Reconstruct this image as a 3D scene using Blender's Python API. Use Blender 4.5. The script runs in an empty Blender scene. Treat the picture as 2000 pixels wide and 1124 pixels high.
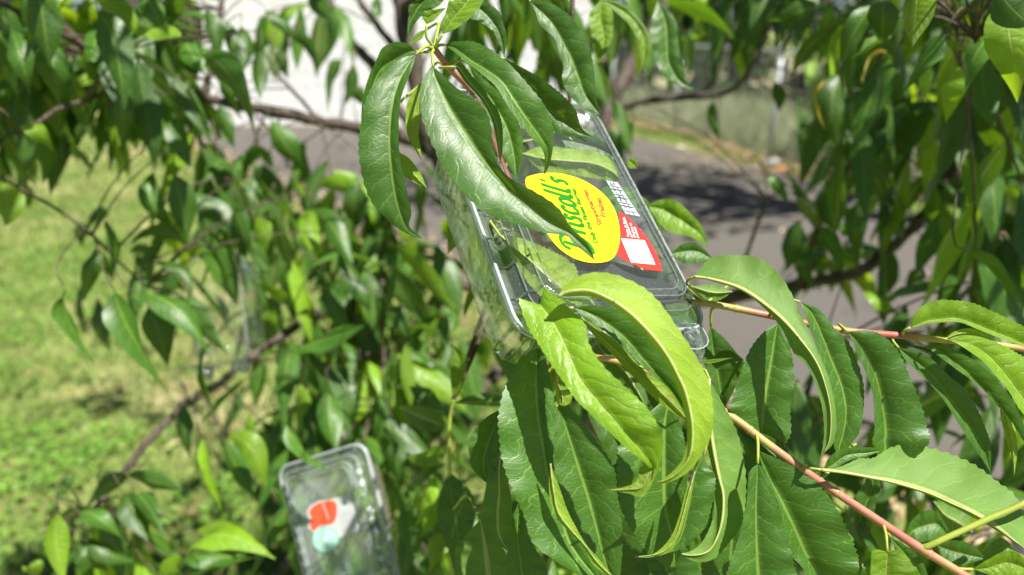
import bpy, math, random
import numpy as np
from mathutils import Vector, Matrix

sc = bpy.context.scene
col = sc.collection
rng = random.Random(11)
nrg = np.random.default_rng(5)

# ------------------------------------------------------------------ camera, world, sun, exposure
FPX, CX, CY = 1449.0, 1000.0, 562.0          # focal length and centre of the photograph (2000 px wide)
PITCH = math.radians(19.5)
CAM = Vector((0.0, 0.0, 1.5))
FW = Vector((0, math.cos(PITCH), -math.sin(PITCH)))
UPV = Vector((0, math.sin(PITCH), math.cos(PITCH)))
RT = Vector((1, 0, 0))
cd = bpy.data.cameras.new("camera")
cam = bpy.data.objects.new("camera", cd)
col.objects.link(cam)
cam.location = CAM
cam.rotation_euler = (math.pi / 2 - PITCH, 0, 0)
cd.sensor_width = 36.0
cd.lens = 36.0 * FPX / 2000.0
cd.clip_start = 0.02
cd.clip_end = 500
cd.dof.use_dof = True
cd.dof.focus_distance = 0.40
cd.dof.aperture_fstop = cd.lens / 5.0
sc.camera = cam

SUN = Vector((0.36, -0.29, 0.89)).normalized()      # towards the sun
world = bpy.data.worlds.new("World")
sc.world = world
world.use_nodes = True
wn = world.node_tree
bg = wn.nodes["Background"]
sky = wn.nodes.new("ShaderNodeTexSky")
sky.sky_type = 'NISHITA'
sky.sun_disc = False
sky.sun_elevation = math.asin(SUN.z)
sky.sun_rotation = math.atan2(SUN.x, SUN.y)
sky.air_density = 0.6
sky.dust_density = 0.8
wn.links.new(sky.outputs[0], bg.inputs[0])
bg.inputs[1].default_value = 0.05
sd = bpy.data.lights.new("sun", 'SUN')
sd.energy = 5.0
sd.angle = math.radians(0.53)
sd.color = (1.0, 0.96, 0.88)
sun = bpy.data.objects.new("sun", sd)
col.objects.link(sun)
sun.rotation_euler = SUN.to_track_quat('Z', 'Y').to_euler()
sun.location = (3, -3, 8)
vs = sc.view_settings
vs.view_transform = 'Standard'
vs.look = 'None'
vs.gamma = 1.0
vs.use_curve_mapping = False
vs.exposure = 1.08
sc.render.engine = 'CYCLES'
cy = sc.cycles
cy.max_bounces = 10
cy.transparent_max_bounces = 24
cy.transmission_bounces = 8
cy.diffuse_bounces = 2
cy.glossy_bounces = 4
cy.caustics_reflective = False
cy.caustics_refractive = False
cy.sample_clamp_indirect = 6.0
try:
    cy.use_denoising = True
    cy.denoiser = 'OPENIMAGEDENOISE'
except Exception:
    pass


def P(px, py, d):
    """a point of the place: its direction in the photograph and its distance along the view axis"""
    return CAM + (FW + RT * ((px - CX) / FPX) - UPV * ((py - CY) / FPX)) * d


def ray(px, py):
    return FW + RT * ((px - CX) / FPX) - UPV * ((py - CY) / FPX)


def G(px, py, z=0.0):
    r = ray(px, py)
    return CAM + r * ((z - CAM.z) / r.z)


def project(p):
    v = p - CAM
    z = v.dot(FW)
    return CX + FPX * v.dot(RT) / z, CY - FPX * v.dot(UPV) / z, z


# ------------------------------------------------------------------ object helpers
WORLD0 = {}


def tag(o, label=None, cat=None, group=None, kind=None):
    if label: o["label"] = label
    if cat: o["category"] = cat
    if group: o["group"] = group
    if kind: o["kind"] = kind
    return o


def empty(name, loc):
    o = bpy.data.objects.new(name, None)
    col.objects.link(o)
    o.location = loc
    o.empty_display_size = 0.05
    WORLD0[o.name] = Vector(loc)
    return o


def mesh_obj(name, verts, faces, mat, parent=None, origin=None, smooth=True, uvs=None, tint=None, local=False):
    """verts in world coordinates (or in the parent's when local) -> one mesh object with its origin at `origin`"""
    org = Vector(origin) if origin is not None else Vector((0, 0, 0))
    me = bpy.data.meshes.new(name)
    if isinstance(verts, np.ndarray):
        v = verts - np.array(org)
        me.from_pydata(v.tolist(), [], faces if isinstance(faces, list) else faces.tolist())
    else:
        me.from_pydata([tuple(Vector(p) - org) for p in verts], [], faces)
    if smooth:
        me.polygons.foreach_set("use_smooth", [True] * len(me.polygons))
    if uvs is not None:
        ul = me.uv_layers.new(name="UVMap")
        vi = np.empty(len(me.loops), dtype=np.int32)
        me.loops.foreach_get("vertex_index", vi)
        ul.data.foreach_set("uv", np.asarray(uvs, dtype=np.float32)[vi].ravel())
    if tint is not None:
        at = me.attributes.new("tint", 'FLOAT', 'POINT')
        t = np.full(len(me.vertices), tint, dtype=np.float32) if np.isscalar(tint) else np.asarray(tint, dtype=np.float32)
        at.data.foreach_set("value", t)
    me.update()
    if mat: me.materials.append(mat)
    o = bpy.data.objects.new(name, me)
    col.objects.link(o)
    if parent is not None:
        o.parent = parent
        o.location = org if local else org - WORLD0.get(parent.name, Vector((0, 0, 0)))
    else:
        o.location = org
    WORLD0[o.name] = org
    return o


class MB:
    """collects boxes and tubes for one mesh"""
    def __init__(self):
        self.v, self.f = [], []

    def quadgrid(self, rows):
        b = len(self.v)
        n, m = len(rows), len(rows[0])
        for r in rows: self.v += [Vector(p) for p in r]
        for i in range(n - 1):
            for j in range(m - 1):
                a = b + i * m + j
                self.f.append((a, a + 1, a + m + 1, a + m))

    def box(self, c, s, rot=None):
        b = len(self.v)
        c = Vector(c)
        for x in (-.5, .5):
            for y in (-.5, .5):
                for z in (-.5, .5):
                    p = Vector((x * s[0], y * s[1], z * s[2]))
                    if rot: p = rot @ p
                    self.v.append(c + p)
        for q in ((0, 1, 3, 2), (4, 6, 7, 5), (0, 4, 5, 1), (2, 3, 7, 6), (0, 2, 6, 4), (1, 5, 7, 3)):
            self.f.append(tuple(b + i for i in q))

    def tube(self, pts, radii, n=8, cap=True):
        pts = [Vector(p) for p in pts]
        b = len(self.v)
        up = None
        k = len(pts)
        for i, p in enumerate(pts):
            t = (pts[min(i + 1, k - 1)] - pts[max(i - 1, 0)])
            if t.length < 1e-9: t = Vector((0, 0, 1))
            t.normalize()
            if up is None:
                up = t.orthogonal().normalized()
            up = (up - t * up.dot(t))
            up = up.normalized() if up.length > 1e-6 else t.orthogonal().normalized()
            sd_ = t.cross(up)
            for j in range(n):
                a = 2 * math.pi * j / n
                self.v.append(p + (up * math.cos(a) + sd_ * math.sin(a)) * radii[i])
        for i in range(k - 1):
            for j in range(n):
                j2 = (j + 1) % n
                self.f.append((b + i * n + j, b + i * n + j2, b + (i + 1) * n + j2, b + (i + 1) * n + j))
        if cap:
            self.f.append(tuple(b + j for j in reversed(range(n))))
            self.f.append(tuple(b + (k - 1) * n + j for j in range(n)))

    def build(self, name, mat, parent=None, origin=None, smooth=True, local=False):
        return mesh_obj(name, self.v, self.f, mat, parent, origin, smooth, local=local)


def catmull(pts, n):
    """n+1 samples of a Catmull-Rom curve through pts (numpy array k x m)"""
    pts = np.asarray(pts, float)
    k = len(pts)
    ext = np.vstack([2 * pts[0] - pts[1], pts, 2 * pts[-1] - pts[-2]])
    out = []
    for s in np.linspace(0, k - 1, n + 1):
        i = min(int(s), k - 2)
        t = s - i
        a, b, c, d = ext[i], ext[i + 1], ext[i + 2], ext[i + 3]
        out.append(0.5 * ((2 * b) + (c - a) * t + (2 * a - 5 * b + 4 * c - d) * t * t + (3 * b - a - 3 * c + d) * t ** 3))
    return np.array(out)


# ------------------------------------------------------------------ materials
class NT:
    def __init__(self, name):
        self.m = bpy.data.materials.new(name)
        self.m.use_nodes = True
        self.t = self.m.node_tree
        self.bsdf = self.t.nodes["Principled BSDF"]
        self.out = self.t.nodes["Material Output"]

    def n(self, typ, **kw):
        nd = self.t.nodes.new("ShaderNode" + typ)
        for k, v in kw.items():
            setattr(nd, k, v)
        return nd

    def l(self, a, b): self.t.links.new(a, b)

    def val(self, sock, v):
        if hasattr(v, "type") or hasattr(v, "links"):
            self.l(v, sock)
        else:
            sock.default_value = v

    def math(self, op, a, b=0.0, c=None, clamp=False):
        nd = self.n("Math", operation=op, use_clamp=clamp)
        self.val(nd.inputs[0], a)
        self.val(nd.inputs[1], b)
        if c is not None: self.val(nd.inputs[2], c)
        return nd.outputs[0]

    def mix(self, f, a, b, blend='MIX'):
        nd = self.n("MixRGB", blend_type=blend)
        self.val(nd.inputs[0], f)
        self.val(nd.inputs[1], a if hasattr(a, "links") else (*a, 1) if len(a) == 3 else a)
        self.val(nd.inputs[2], b if hasattr(b, "links") else (*b, 1) if len(b) == 3 else b)
        return nd.outputs[0]

    def noise(self, scale, detail=3, vec=None, rough=0.55):
        nd = self.n("TexNoise")
        nd.inputs["Scale"].default_value = scale
        nd.inputs["Detail"].default_value = detail
        nd.inputs["Roughness"].default_value = rough
        if vec is not None: self.l(vec, nd.inputs["Vector"])
        return nd.outputs["Fac"]

    def ramp(self, f, stops):
        nd = self.n("ValToRGB")
        self.l(f, nd.inputs[0])
        e = nd.color_ramp.elements
        while len(e) < len(stops): e.new(0.5)
        for q, (p, c) in zip(e, stops):
            q.position = p
            q.color = (*c, 1)
        return nd.outputs[0]

    def smooth(self, x, lo, hi):
        nd = self.n("MapRange", interpolation_type='SMOOTHSTEP')
        self.l(x, nd.inputs["Value"])
        nd.inputs["From Min"].default_value = lo
        nd.inputs["From Max"].default_value = hi
        return nd.outputs[0]

    def bump(self, h, strength, dist, normal=None):
        nd = self.n("Bump")
        nd.inputs["Strength"].default_value = strength
        nd.inputs["Distance"].default_value = dist
        self.l(h, nd.inputs["Height"])
        if normal is not None: self.l(normal, nd.inputs["Normal"])
        return nd.outputs[0]

    def geo(self): return self.n("NewGeometry")

    def objco(self): return self.n("TexCoord").outputs["Object"]

    def set(self, color=None, rough=None, spec=None, normal=None, metal=None):
        b = self.bsdf
        if color is not None: self.val(b.inputs["Base Color"], color if hasattr(color, "links") else (*color, 1))
        if rough is not None: self.val(b.inputs["Roughness"], rough)
        if spec is not None: self.val(b.inputs["Specular IOR Level"], spec)
        if metal is not None: self.val(b.inputs["Metallic"], metal)
        if normal is not None: self.l(normal, b.inputs["Normal"])
        return self.m


def leaf_material(name, top, under, trans, vein, rough=0.36, tf=0.3, dry=0.0, bmp=0.27):
    """upper side glossy and darker, underside paler and matt, veins from the leaf's own coordinates"""
    k = NT(name)
    uv = k.n("UVMap", uv_map="UVMap").outputs[0]
    sx = k.n("SeparateXYZ")
    k.l(uv, sx.inputs[0])
    u, v = sx.outputs[0], sx.outputs[1]
    at = k.n("Attribute", attribute_name="tint").outputs["Fac"]
    uu = k.math('SUBTRACT', u, 0.5)
    a = k.math('MULTIPLY', k.math('ABSOLUTE', uu), 2.0)
    side = k.math('MULTIPLY', k.math('SIGN', uu), 0.22)
    comb = k.n("CombineXYZ")
    k.l(k.math('MULTIPLY', u, 2.2), comb.inputs[0])
    k.l(k.math('MULTIPLY', v, 8.0), comb.inputs[1])
    k.l(k.math('MULTIPLY', at, 37.0), comb.inputs[2])
    wob = k.noise(1.6, 2, comb.outputs[0])
    t = k.math('ADD', k.math('SUBTRACT', k.math('MULTIPLY', v, 10.0), k.math('MULTIPLY', k.math('POWER', a, 1.4), 1.25)), side)
    t = k.math('ADD', t, k.math('MULTIPLY', k.math('SUBTRACT', wob, 0.5), 1.1))
    fr = k.math('ABSOLUTE', k.math('SUBTRACT', k.math('FRACT', t), 0.5))          # 0.5 at the vein
    lat = k.smooth(fr, 0.44, 0.5)
    lat = k.math('MULTIPLY', lat, k.smooth(a, 1.0, 0.72))
    t2 = k.math('ADD', k.math('SUBTRACT', k.math('MULTIPLY', v, 52.0), k.math('MULTIPLY', a, 1.0)), k.math('MULTIPLY', wob, 7.0))
    fr2 = k.math('ABSOLUTE', k.math('SUBTRACT', k.math('FRACT', t2), 0.5))
    lat2 = k.math('MULTIPLY', k.smooth(fr2, 0.38, 0.5), 0.35)
    mid = k.smooth(a, 0.075, 0.03)
    veins = k.math('MAXIMUM', k.math('MAXIMUM', k.math('MULTIPLY', lat, 0.6), lat2), mid)
    vor = k.n("TexVoronoi", feature='DISTANCE_TO_EDGE')
    vor.inputs["Scale"].default_value = 9.0
    k.l(comb.outputs[0], vor.inputs["Vector"])
    net = k.smooth(vor.outputs["Distance"], 0.07, 0.0)
    mott = k.noise(0.9, 4, comb.outputs[0])
    back = k.geo().outputs["Backfacing"]
    b0 = k.math('ADD', k.math('MULTIPLY', at, 0.5), 0.75)                         # per-leaf lightness
    gain = k.math('MULTIPLY', b0, k.math('ADD', k.math('MULTIPLY', mott, 0.55), 0.72))
    topc = k.mix(k.math('MULTIPLY', veins, 0.72), top, vein)
    topc = k.mix(k.math('MULTIPLY', net, 0.10), topc, vein)
    undc = k.mix(k.math('MULTIPLY', veins, 0.7), under, [min(1, x * 1.6) for x in under])
    undc = k.mix(k.math('MULTIPLY', k.smooth(a, 0.12, 0.05), 0.85), undc, (0.50, 0.52, 0.20))
    c = k.mix(back, topc, undc)
    g3 = k.n("CombineXYZ")
    for i in range(3): k.l(gain, g3.inputs[i])
    c = k.mix(1.0, c, g3.outputs[0], 'MULTIPLY')
    spot = k.noise(7.5, 1, comb.outputs[0])
    c = k.mix(k.math('MULTIPLY', k.smooth(spot, 0.735, 0.765), 0.75), c, (0.16, 0.10, 0.035))
    if dry:
        c = k.mix(k.math('MULTIPLY', k.smooth(a, 0.55, 1.0), dry), c, (0.30, 0.19, 0.06))
    tr = k.mix(k.math('MULTIPLY', veins, 0.7), trans, [x * 0.45 for x in trans])
    tr = k.mix(k.math('MULTIPLY', net, 0.25), tr, [x * 0.5 for x in trans])
    tr = k.mix(1.0, tr, g3.outputs[0], 'MULTIPLY')
    pucker = k.noise(1.3, 2, comb.outputs[0])
    cell = k.math('MULTIPLY', k.smooth(fr, 0.5, 0.1), k.smooth(a, 1.0, 0.3))         # quilted between the laterals
    h = k.math('ADD', k.math('MULTIPLY', cell, 0.34), k.math('MULTIPLY', pucker, 0.38))
    h = k.math('SUBTRACT', h, k.math('MULTIPLY', veins, 0.35))
    h = k.math('SUBTRACT', h, k.math('MULTIPLY', net, 0.05))
    nrm = k.bump(h, bmp, 0.0014)
    rg = k.math('ADD', k.math('MULTIPLY', back, 0.22), k.math('ADD', rough - 0.06, k.math('MULTIPLY', mott, 0.12)))
    k.set(color=c, rough=rg, spec=0.5, normal=nrm)
    ts = k.n("BsdfTranslucent")
    k.l(tr, ts.inputs[0])
    mx = k.n("MixShader")
    mx.inputs[0].default_value = tf
    k.l(k.bsdf.outputs[0], mx.inputs[1])
    k.l(ts.outputs[0], mx.inputs[2])
    k.l(mx.outputs[0], k.out.inputs[0])
    return k.m


M_LEAF = leaf_material("leaf mature", (0.036, 0.104, 0.011), (0.10, 0.19, 0.030), (0.20, 0.40, 0.010), (0.22, 0.34, 0.06), 0.42, 0.27)
M_YOUNG_LIT = leaf_material("leaf young or lit", (0.155, 0.31, 0.009), (0.23, 0.36, 0.025), (0.48, 0.70, 0.02), (0.42, 0.52, 0.11), 0.36, 0.38, bmp=0.62)  # young lime leaves, and the colour given to leaves painted as sunlit
M_YELLOW = leaf_material("leaf yellowing", (0.55, 0.42, 0.05), (0.55, 0.45, 0.12), (0.7, 0.5, 0.05), (0.6, 0.5, 0.12), 0.5, 0.3, dry=0.5)
MATS = {'m': M_LEAF, 'y': M_YOUNG_LIT, 'Y': M_YELLOW}


def bark_material(name, c0, c1, scale, rough=0.75):
    k = NT(name)
    co = k.objco()
    mp = k.n("Mapping")
    mp.inputs["Scale"].default_value = (1, 1, 0.45)
    k.l(co, mp.inputs[0])
    f = k.noise(scale, 5, mp.outputs[0])
    f2 = k.noise(scale * 5, 3, mp.outputs[0])
    c = k.ramp(f, [(0.3, c0), (0.7, c1)])
    c = k.mix(k.math('MULTIPLY', k.smooth(f2, 0.55, 0.75), 0.35), c, (0.32, 0.30, 0.27))
    return k.set(color=c, rough=rough, spec=0.25, normal=k.bump(k.math('ADD', f, f2), 0.6, 0.004))


M_BARK = bark_material("bark", (0.045, 0.032, 0.024), (0.12, 0.095, 0.078), 40)
M_TWIG = bark_material("twig bark", (0.060, 0.042, 0.028), (0.135, 0.105, 0.075), 90, 0.6)


def shoot_material():
    k = NT("young shoot")
    co = k.objco()
    f = k.noise(30, 4, co)
    c = k.ramp(f, [(0.34, (0.33, 0.095, 0.075)), (0.52, (0.40, 0.16, 0.11)), (0.66, (0.36, 0.30, 0.09))])
    return k.set(color=c, rough=0.42, spec=0.4, normal=k.bump(k.noise(160, 3, co), 0.3, 0.001))


M_SHOOT = shoot_material()


def plain(name, c, rough=0.6, var=0.25, scale=20, spec=0.3, bump=0.0, dist=0.003, metal=0.0):
    k = NT(name)
    co = k.objco()
    f = k.noise(scale, 4, co)
    cc = k.ramp(f, [(0.25, [x * (1 - var) for x in c]), (0.75, [min(1, x * (1 + var)) for x in c])])
    nrm = k.bump(f, bump, dist) if bump else None
    return k.set(color=cc, rough=rough, spec=spec, normal=nrm, metal=metal)


M_PETIOLE = plain("petiole", (0.30, 0.36, 0.06), 0.45, 0.2, 60)

# ------------------------------------------------------------------ the setting
def sheet(name, pts, z, mat):
    o = mesh_obj(name, [Vector((p[0], p[1], z)) for p in pts], [tuple(range(len(pts)))], mat, smooth=False)
    o["kind"] = "structure"
    return o


def lawn_material():
    k = NT("lawn")
    co = k.objco()
    big = k.noise(0.9, 4, co)
    mid = k.noise(5.0, 4, co)
    fine = k.noise(45, 3, co)
    c = k.ramp(big, [(0.40, (0.13, 0.20, 0.04)), (0.54, (0.24, 0.28, 0.09)), (0.67, (0.46, 0.38, 0.21))])
    c = k.mix(k.math('MULTIPLY', k.smooth(mid, 0.52, 0.68), 0.7), c, (0.34, 0.24, 0.13))
    c = k.mix(k.math('MULTIPLY', k.smooth(fine, 0.4, 0.7), 0.6), c, (0.09, 0.16, 0.03))
    return k.set(color=c, rough=0.9, spec=0.1, normal=k.bump(fine, 0.8, 0.02))


def drive_material():
    k = NT("driveway asphalt")
    co = k.objco()
    f = k.noise(180, 3, co)
    big = k.noise(0.8, 4, co)
    c = k.ramp(f, [(0.3, (0.070, 0.064, 0.055)), (0.7, (0.138, 0.125, 0.106))])
    c = k.mix(k.math('MULTIPLY', k.smooth(big, 0.45, 0.65), 0.5), c, (0.10, 0.094, 0.088))
    st = k.noise(3.2, 5, co, 0.7)
    c = k.mix(k.math('MULTIPLY', k.smooth(st, 0.56, 0.70), 0.5), c, (0.055, 0.050, 0.048))
    vo = k.n("TexVoronoi", feature='DISTANCE_TO_EDGE')
    vo.inputs["Scale"].default_value = 0.55
    wv_ = k.n("VectorMath", operation='ADD')
    nv = k.n("TexNoise"); nv.inputs["Scale"].default_value = 2.5; nv.inputs["Detail"].default_value = 4
    k.l(co, nv.inputs["Vector"]); k.l(co, wv_.inputs[0]); k.l(nv.outputs["Color"], wv_.inputs[1]); k.l(wv_.outputs[0], vo.inputs["Vector"])
    c = k.mix(k.math('MULTIPLY', k.smooth(vo.outputs["Distance"], 0.022, 0.004), 0.8), c, (0.03, 0.028, 0.026))
    return k.set(color=c, rough=0.85, spec=0.25, normal=k.bump(f, 0.5, 0.004))


M_LAWN = lawn_material()
sheet("ground", [(-150, -60), (150, -60), (150, 200), (-150, 200)], 0.0, M_LAWN)
E0, E1 = Vector((-5.2, 11.3)), Vector((3.2, -0.55))           # lawn edge of the driveway
F0, F1 = Vector((1.75, 13.4)), Vector((5.6, -0.4))            # fence line
off = Vector((-0.55, -0.15))
drive_pts = [(-5.25, 11.78), (-4.9, 10.9), (-3.6, 9.05), (-1.9, 6.5), (-0.75, 4.9), (0.15, 3.75), (1.4, 1.95), (3.2, -0.6), (3.6, -6), (6.9, -6),
             (5.25, -0.4), (4.45, 2.4), (3.55, 5.6), (2.95, 7.7), (2.2, 9.6), (1.55, 11.0), (1.2, 11.78)]
sheet("driveway", drive_pts, 0.006, drive_material())

M_WHITE = plain("white painted block", (0.83, 0.83, 0.82), 0.75, 0.06, 6, 0.2, 0.5, 0.004)
M_MORTAR = plain("painted mortar", (0.58, 0.58, 0.58), 0.85, 0.08, 30)
# painted block wall of the garage across the driveway
wall = empty("garage_wall", (-2.0, 11.8, 0))
tag(wall, "white painted concrete block garage wall beyond the driveway", "wall")
wb = MB(); wb.box((-2.0, 12.02, 1.6), (6.58, 0.36, 3.2)); wb.build("mortar", M_MORTAR, wall, (-2.0, 11.84, 0), smooth=False)


def bevel_box(sx, sy, sz, b):
    v, f = [], []
    for sxx in (0, 1):
        pass
    xs = [-sx / 2, -sx / 2 + b, sx / 2 - b, sx / 2]
    zs = [-sz / 2, -sz / 2 + b, sz / 2 - b, sz / 2]
    # front with a chamfered rim, open at the back
    idx = {}
    def add(x, y, z):
        v.append((x, y, z)); return len(v) - 1
    o = [add(xs[0], sy, zs[0]), add(xs[3], sy, zs[0]), add(xs[3], sy, zs[3]), add(xs[0], sy, zs[3])]
    m = [add(xs[0], b, zs[0]), add(xs[3], b, zs[0]), add(xs[3], b, zs[3]), add(xs[0], b, zs[3])]
    i = [add(xs[1], 0, zs[1]), add(xs[2], 0, zs[1]), add(xs[2], 0, zs[2]), add(xs[1], 0, zs[2])]
    for a, c in ((o, m), (m, i)):
        for q in range(4):
            r = (q + 1) % 4
            f.append((a[q], a[r], c[r], c[q]))
    f.append(tuple(i))
    return v, f


bv, bf = bevel_box(0.39, 0.06, 0.19, 0.006)
bme = bpy.data.meshes.new("block"); bme.from_pydata(bv, [], bf); bme.materials.append(M_WHITE)
hv, hf = bevel_box(0.19, 0.06, 0.19, 0.006)
hme = bpy.data.meshes.new("half_block"); hme.from_pydata(hv, [], hf); hme.materials.append(M_WHITE)
for r in range(15):
    z = 0.105 + r * 0.2
    n = 16
    for i in range(n + (r % 2)):
        if r % 2:
            if i == 0: x, me = -5.2 + 0.1, hme
            elif i == n: x, me = -5.2 + 0.4 * n - 0.1, hme
            else: x, me = -5.2 + 0.4 * i, bme
        else:
            x, me = -5.2 + 0.2 + 0.4 * i, bme
        o = bpy.data.objects.new("block", me); col.objects.link(o); o.parent = wall
        o.location = (x + 2.0, rng.uniform(-.002, .002) - 0.004, z)

# chain-link fence
M_GALV = plain("galvanised steel", (0.55, 0.57, 0.59), 0.45, 0.15, 40, 0.5, 0, 0, 0.25)
fence = empty("chain_link_fence", (F0.x, F0.y, 0))
tag(fence, "galvanised chain-link fence along the far side of the driveway", "fence")
fd = (F1 - F0); FL = fd.length; fd.normalize()
fdir = Vector((fd.x, fd.y, 0))
fn = Vector((-fd.y, fd.x, 0))
org = Vector((F0.x, F0.y, 0))
s = 0.0
while s < FL + 0.1:
    pb = MB(); p0 = org + fdir * s
    pb.tube([p0 + Vector((0, 0, -.05)), p0 + Vector((0, 0, 1.25))], [0.028, 0.028], 10)
    pb.tube([p0 + Vector((0, 0, 1.25)), p0 + Vector((0, 0, 1.275)), p0 + Vector((0, 0, 1.29))], [0.034, 0.030, 0.008], 10)
    pb.build("post", M_GALV, fence, p0)
    s += 2.4
rb = MB(); rb.tube([org + Vector((0, 0, 1.225)), org + fdir * FL + Vector((0, 0, 1.225))], [0.021, 0.021], 10)
rb.build("top_rail", M_GALV, fence, org + Vector((0, 0, 1.225)))
wv, wf = [], []
pitch, hh = 0.058, 0.058
nz_ = int(1.2 / (hh / 2))
for i in range(int(FL / pitch) + 1):
    pts = []
    for j in range(nz_ + 1):
        sx_ = i * pitch + (pitch * 0.5 if j % 2 else 0.0) * 1.04
        pts.append(org + fdir * sx_ + fn * (0.030 + (0.0018 if j % 2 else -0.0018)) + Vector((0, 0, 0.02 + j * hh / 2)))
    b = len(wv)
    for j, p in enumerate(pts):
        r = 0.0023
        wv += [p + fn * r, p - fn * r * .5 + fdir * r * .87, p - fn * r * .5 - fdir * r * .87]
    for j in range(nz_):
        for q in range(3):
            q2 = (q + 1) % 3
            wf.append((b + j * 3 + q, b + j * 3 + q2, b + j * 3 + 3 + q2, b + j * 3 + 3 + q))
mesh_obj("wire_mesh", wv, wf, M_GALV, fence, org)

# far ground behind the fence: dry rough grass
M_ROUGH = plain("rough weeds ground", (0.27, 0.26, 0.14), 0.9, 0.35, 3, 0.1, 0.6, 0.03)
rp = [org + fn * 0.25 - fdir * 0.8, org + fdir * FL + fn * 0.25]
if fn.x < 0: fn_out = -fn
else: fn_out = fn
ra, rbp = org + fn_out * 0.18 - fdir * 0.0, org + fdir * FL + fn_out * 0.18
sheet("verge", [(ra.x, ra.y), (rbp.x, rbp.y), (40, rbp.y), (40, 40), (ra.x - 0.1, 40)], 0.005, M_ROUGH)


# ---- grass, weeds and litter (nobody could count them)
def pip(pts, x, y):
    """vectorised point-in-polygon"""
    ins = np.zeros(len(x), bool)
    n = len(pts)
    for i in range(n):
        x1, y1 = pts[i]; x2, y2 = pts[(i + 1) % n]
        c = ((y1 > y) != (y2 > y)) & (x < (x2 - x1) * (y - y1) / (y2 - y1 + 1e-12) + x1)
        ins ^= c
    return ins


def fan_mesh(name, base, tipv, width, mat, tint, label, z0=0.0, leafy=False):
    """many blades: each a bent two-segment blade (4 faces would be waste: one quad + one triangle)"""
    n = len(base)
    ang = nrg.uniform(0, 2 * np.pi, n)
    sv = np.c_[np.cos(ang), np.sin(ang), np.zeros(n)] * width[:, None] * 0.5
    midp = base + tipv * 0.55 + np.c_[np.zeros(n), np.zeros(n), np.linalg.norm(tipv, axis=1) * 0.10]
    v = np.empty((n, 5, 3))
    v[:, 0] = base - sv * (0.35 if leafy else 1)
    v[:, 1] = base + sv * (0.35 if leafy else 1)
    v[:, 2] = midp + sv * (1.0 if leafy else .75)
    v[:, 3] = midp - sv * (1.0 if leafy else .75)
    v[:, 4] = base + tipv
    idx = (np.arange(n) * 5)[:, None]
    quads = (idx + np.array([[0, 1, 2, 3]])).tolist()
    tris = (idx + np.array([[3, 2, 4]])).tolist()
    o = mesh_obj(name, v.reshape(-1, 3), quads + tris, mat, tint=np.repeat(tint, 5))
    o["kind"] = "stuff"
    o["label"] = label
    return o


def blade_material(name, stops, tr, tf=0.3, rough=0.55):
    k = NT(name)
    at = k.n("Attribute", attribute_name="tint").outputs["Fac"]
    c = k.ramp(at, stops)
    k.set(color=c, rough=rough, spec=0.3)
    ts = k.n("BsdfTranslucent")
    k.l(k.mix(0.5, c, tr), ts.inputs[0])
    mx = k.n("MixShader"); mx.inputs[0].default_value = tf
    k.l(k.bsdf.outputs[0], mx.inputs[1]); k.l(ts.outputs[0], mx.inputs[2]); k.l(mx.outputs[0], k.out.inputs[0])
    return k.m


M_GRASS = blade_material("grass blade", [(0.0, (0.07, 0.14, 0.02)), (0.45, (0.15, 0.23, 0.05)), (0.7, (0.28, 0.30, 0.11)), (1.0, (0.55, 0.46, 0.26))], (0.3, 0.45, 0.05))
M_WEED = blade_material("lawn weed leaf", [(0.0, (0.08, 0.20, 0.03)), (1.0, (0.22, 0.40, 0.06))], (0.35, 0.6, 0.06), 0.35, 0.4)
M_ROUGHBLADE = blade_material("rough grass blade", [(0.0, (0.22, 0.28, 0.13)), (0.6, (0.44, 0.47, 0.29)), (1.0, (0.60, 0.56, 0.40))], (0.35, 0.4, 0.12))
M_LITTER = blade_material("dry leaf", [(0.0, (0.20, 0.12, 0.07)), (0.5, (0.42, 0.29, 0.16)), (1.0, (0.68, 0.54, 0.34))], (0.5, 0.35, 0.15), 0.15, 0.8)


def low_freq(x, y, k=1.0, seed=0):
    return (np.sin(1.7 * k * x + 0.9 * seed) * np.cos(1.3 * k * y + seed) + np.sin(3.1 * k * x + 1.9 * k * y + 2 * seed) * .6
            + np.sin(5.3 * k * y - 2.3 * k * x + seed * 1.7) * .5) / 2.1


n = 150000
dist = 1.0 + 12.5 * nrg.random(n) ** 1.7
az = nrg.uniform(-0.75, 0.45, n)
gx, gy = dist * np.sin(az), dist * np.cos(az)
keep = ~pip([(p[0] * 1.0, p[1]) for p in drive_pts], gx, gy) & (gy < 11.7) & (gx < 4)
dry = low_freq(gx, gy, 1.9, 1.3) * .6 + low_freq(gx, gy, 6.0, 2.1) * .45
keep &= nrg.random(n) > 0.55 * (dry > 0.3)
gx, gy, dry = gx[keep], gy[keep], dry[keep]
n = len(gx)
hgt = nrg.uniform(0.02, 0.055, n)
ta = nrg.uniform(0, 2 * np.pi, n); lean = nrg.uniform(0.1, 0.9, n)
tipv = np.c_[np.cos(ta) * hgt * lean, np.sin(ta) * hgt * lean, hgt]
tint = np.clip(0.40 + 0.70 * dry + nrg.normal(0, .24, n), 0, 1)
fan_mesh("grass", np.c_[gx, gy, np.full(n, -0.002)], tipv, nrg.uniform(0.0025, 0.0055, n) * np.clip(np.hypot(gx, gy) / 3, 1, 3), M_GRASS, tint,
         "patchy green and straw coloured lawn grass")

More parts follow.
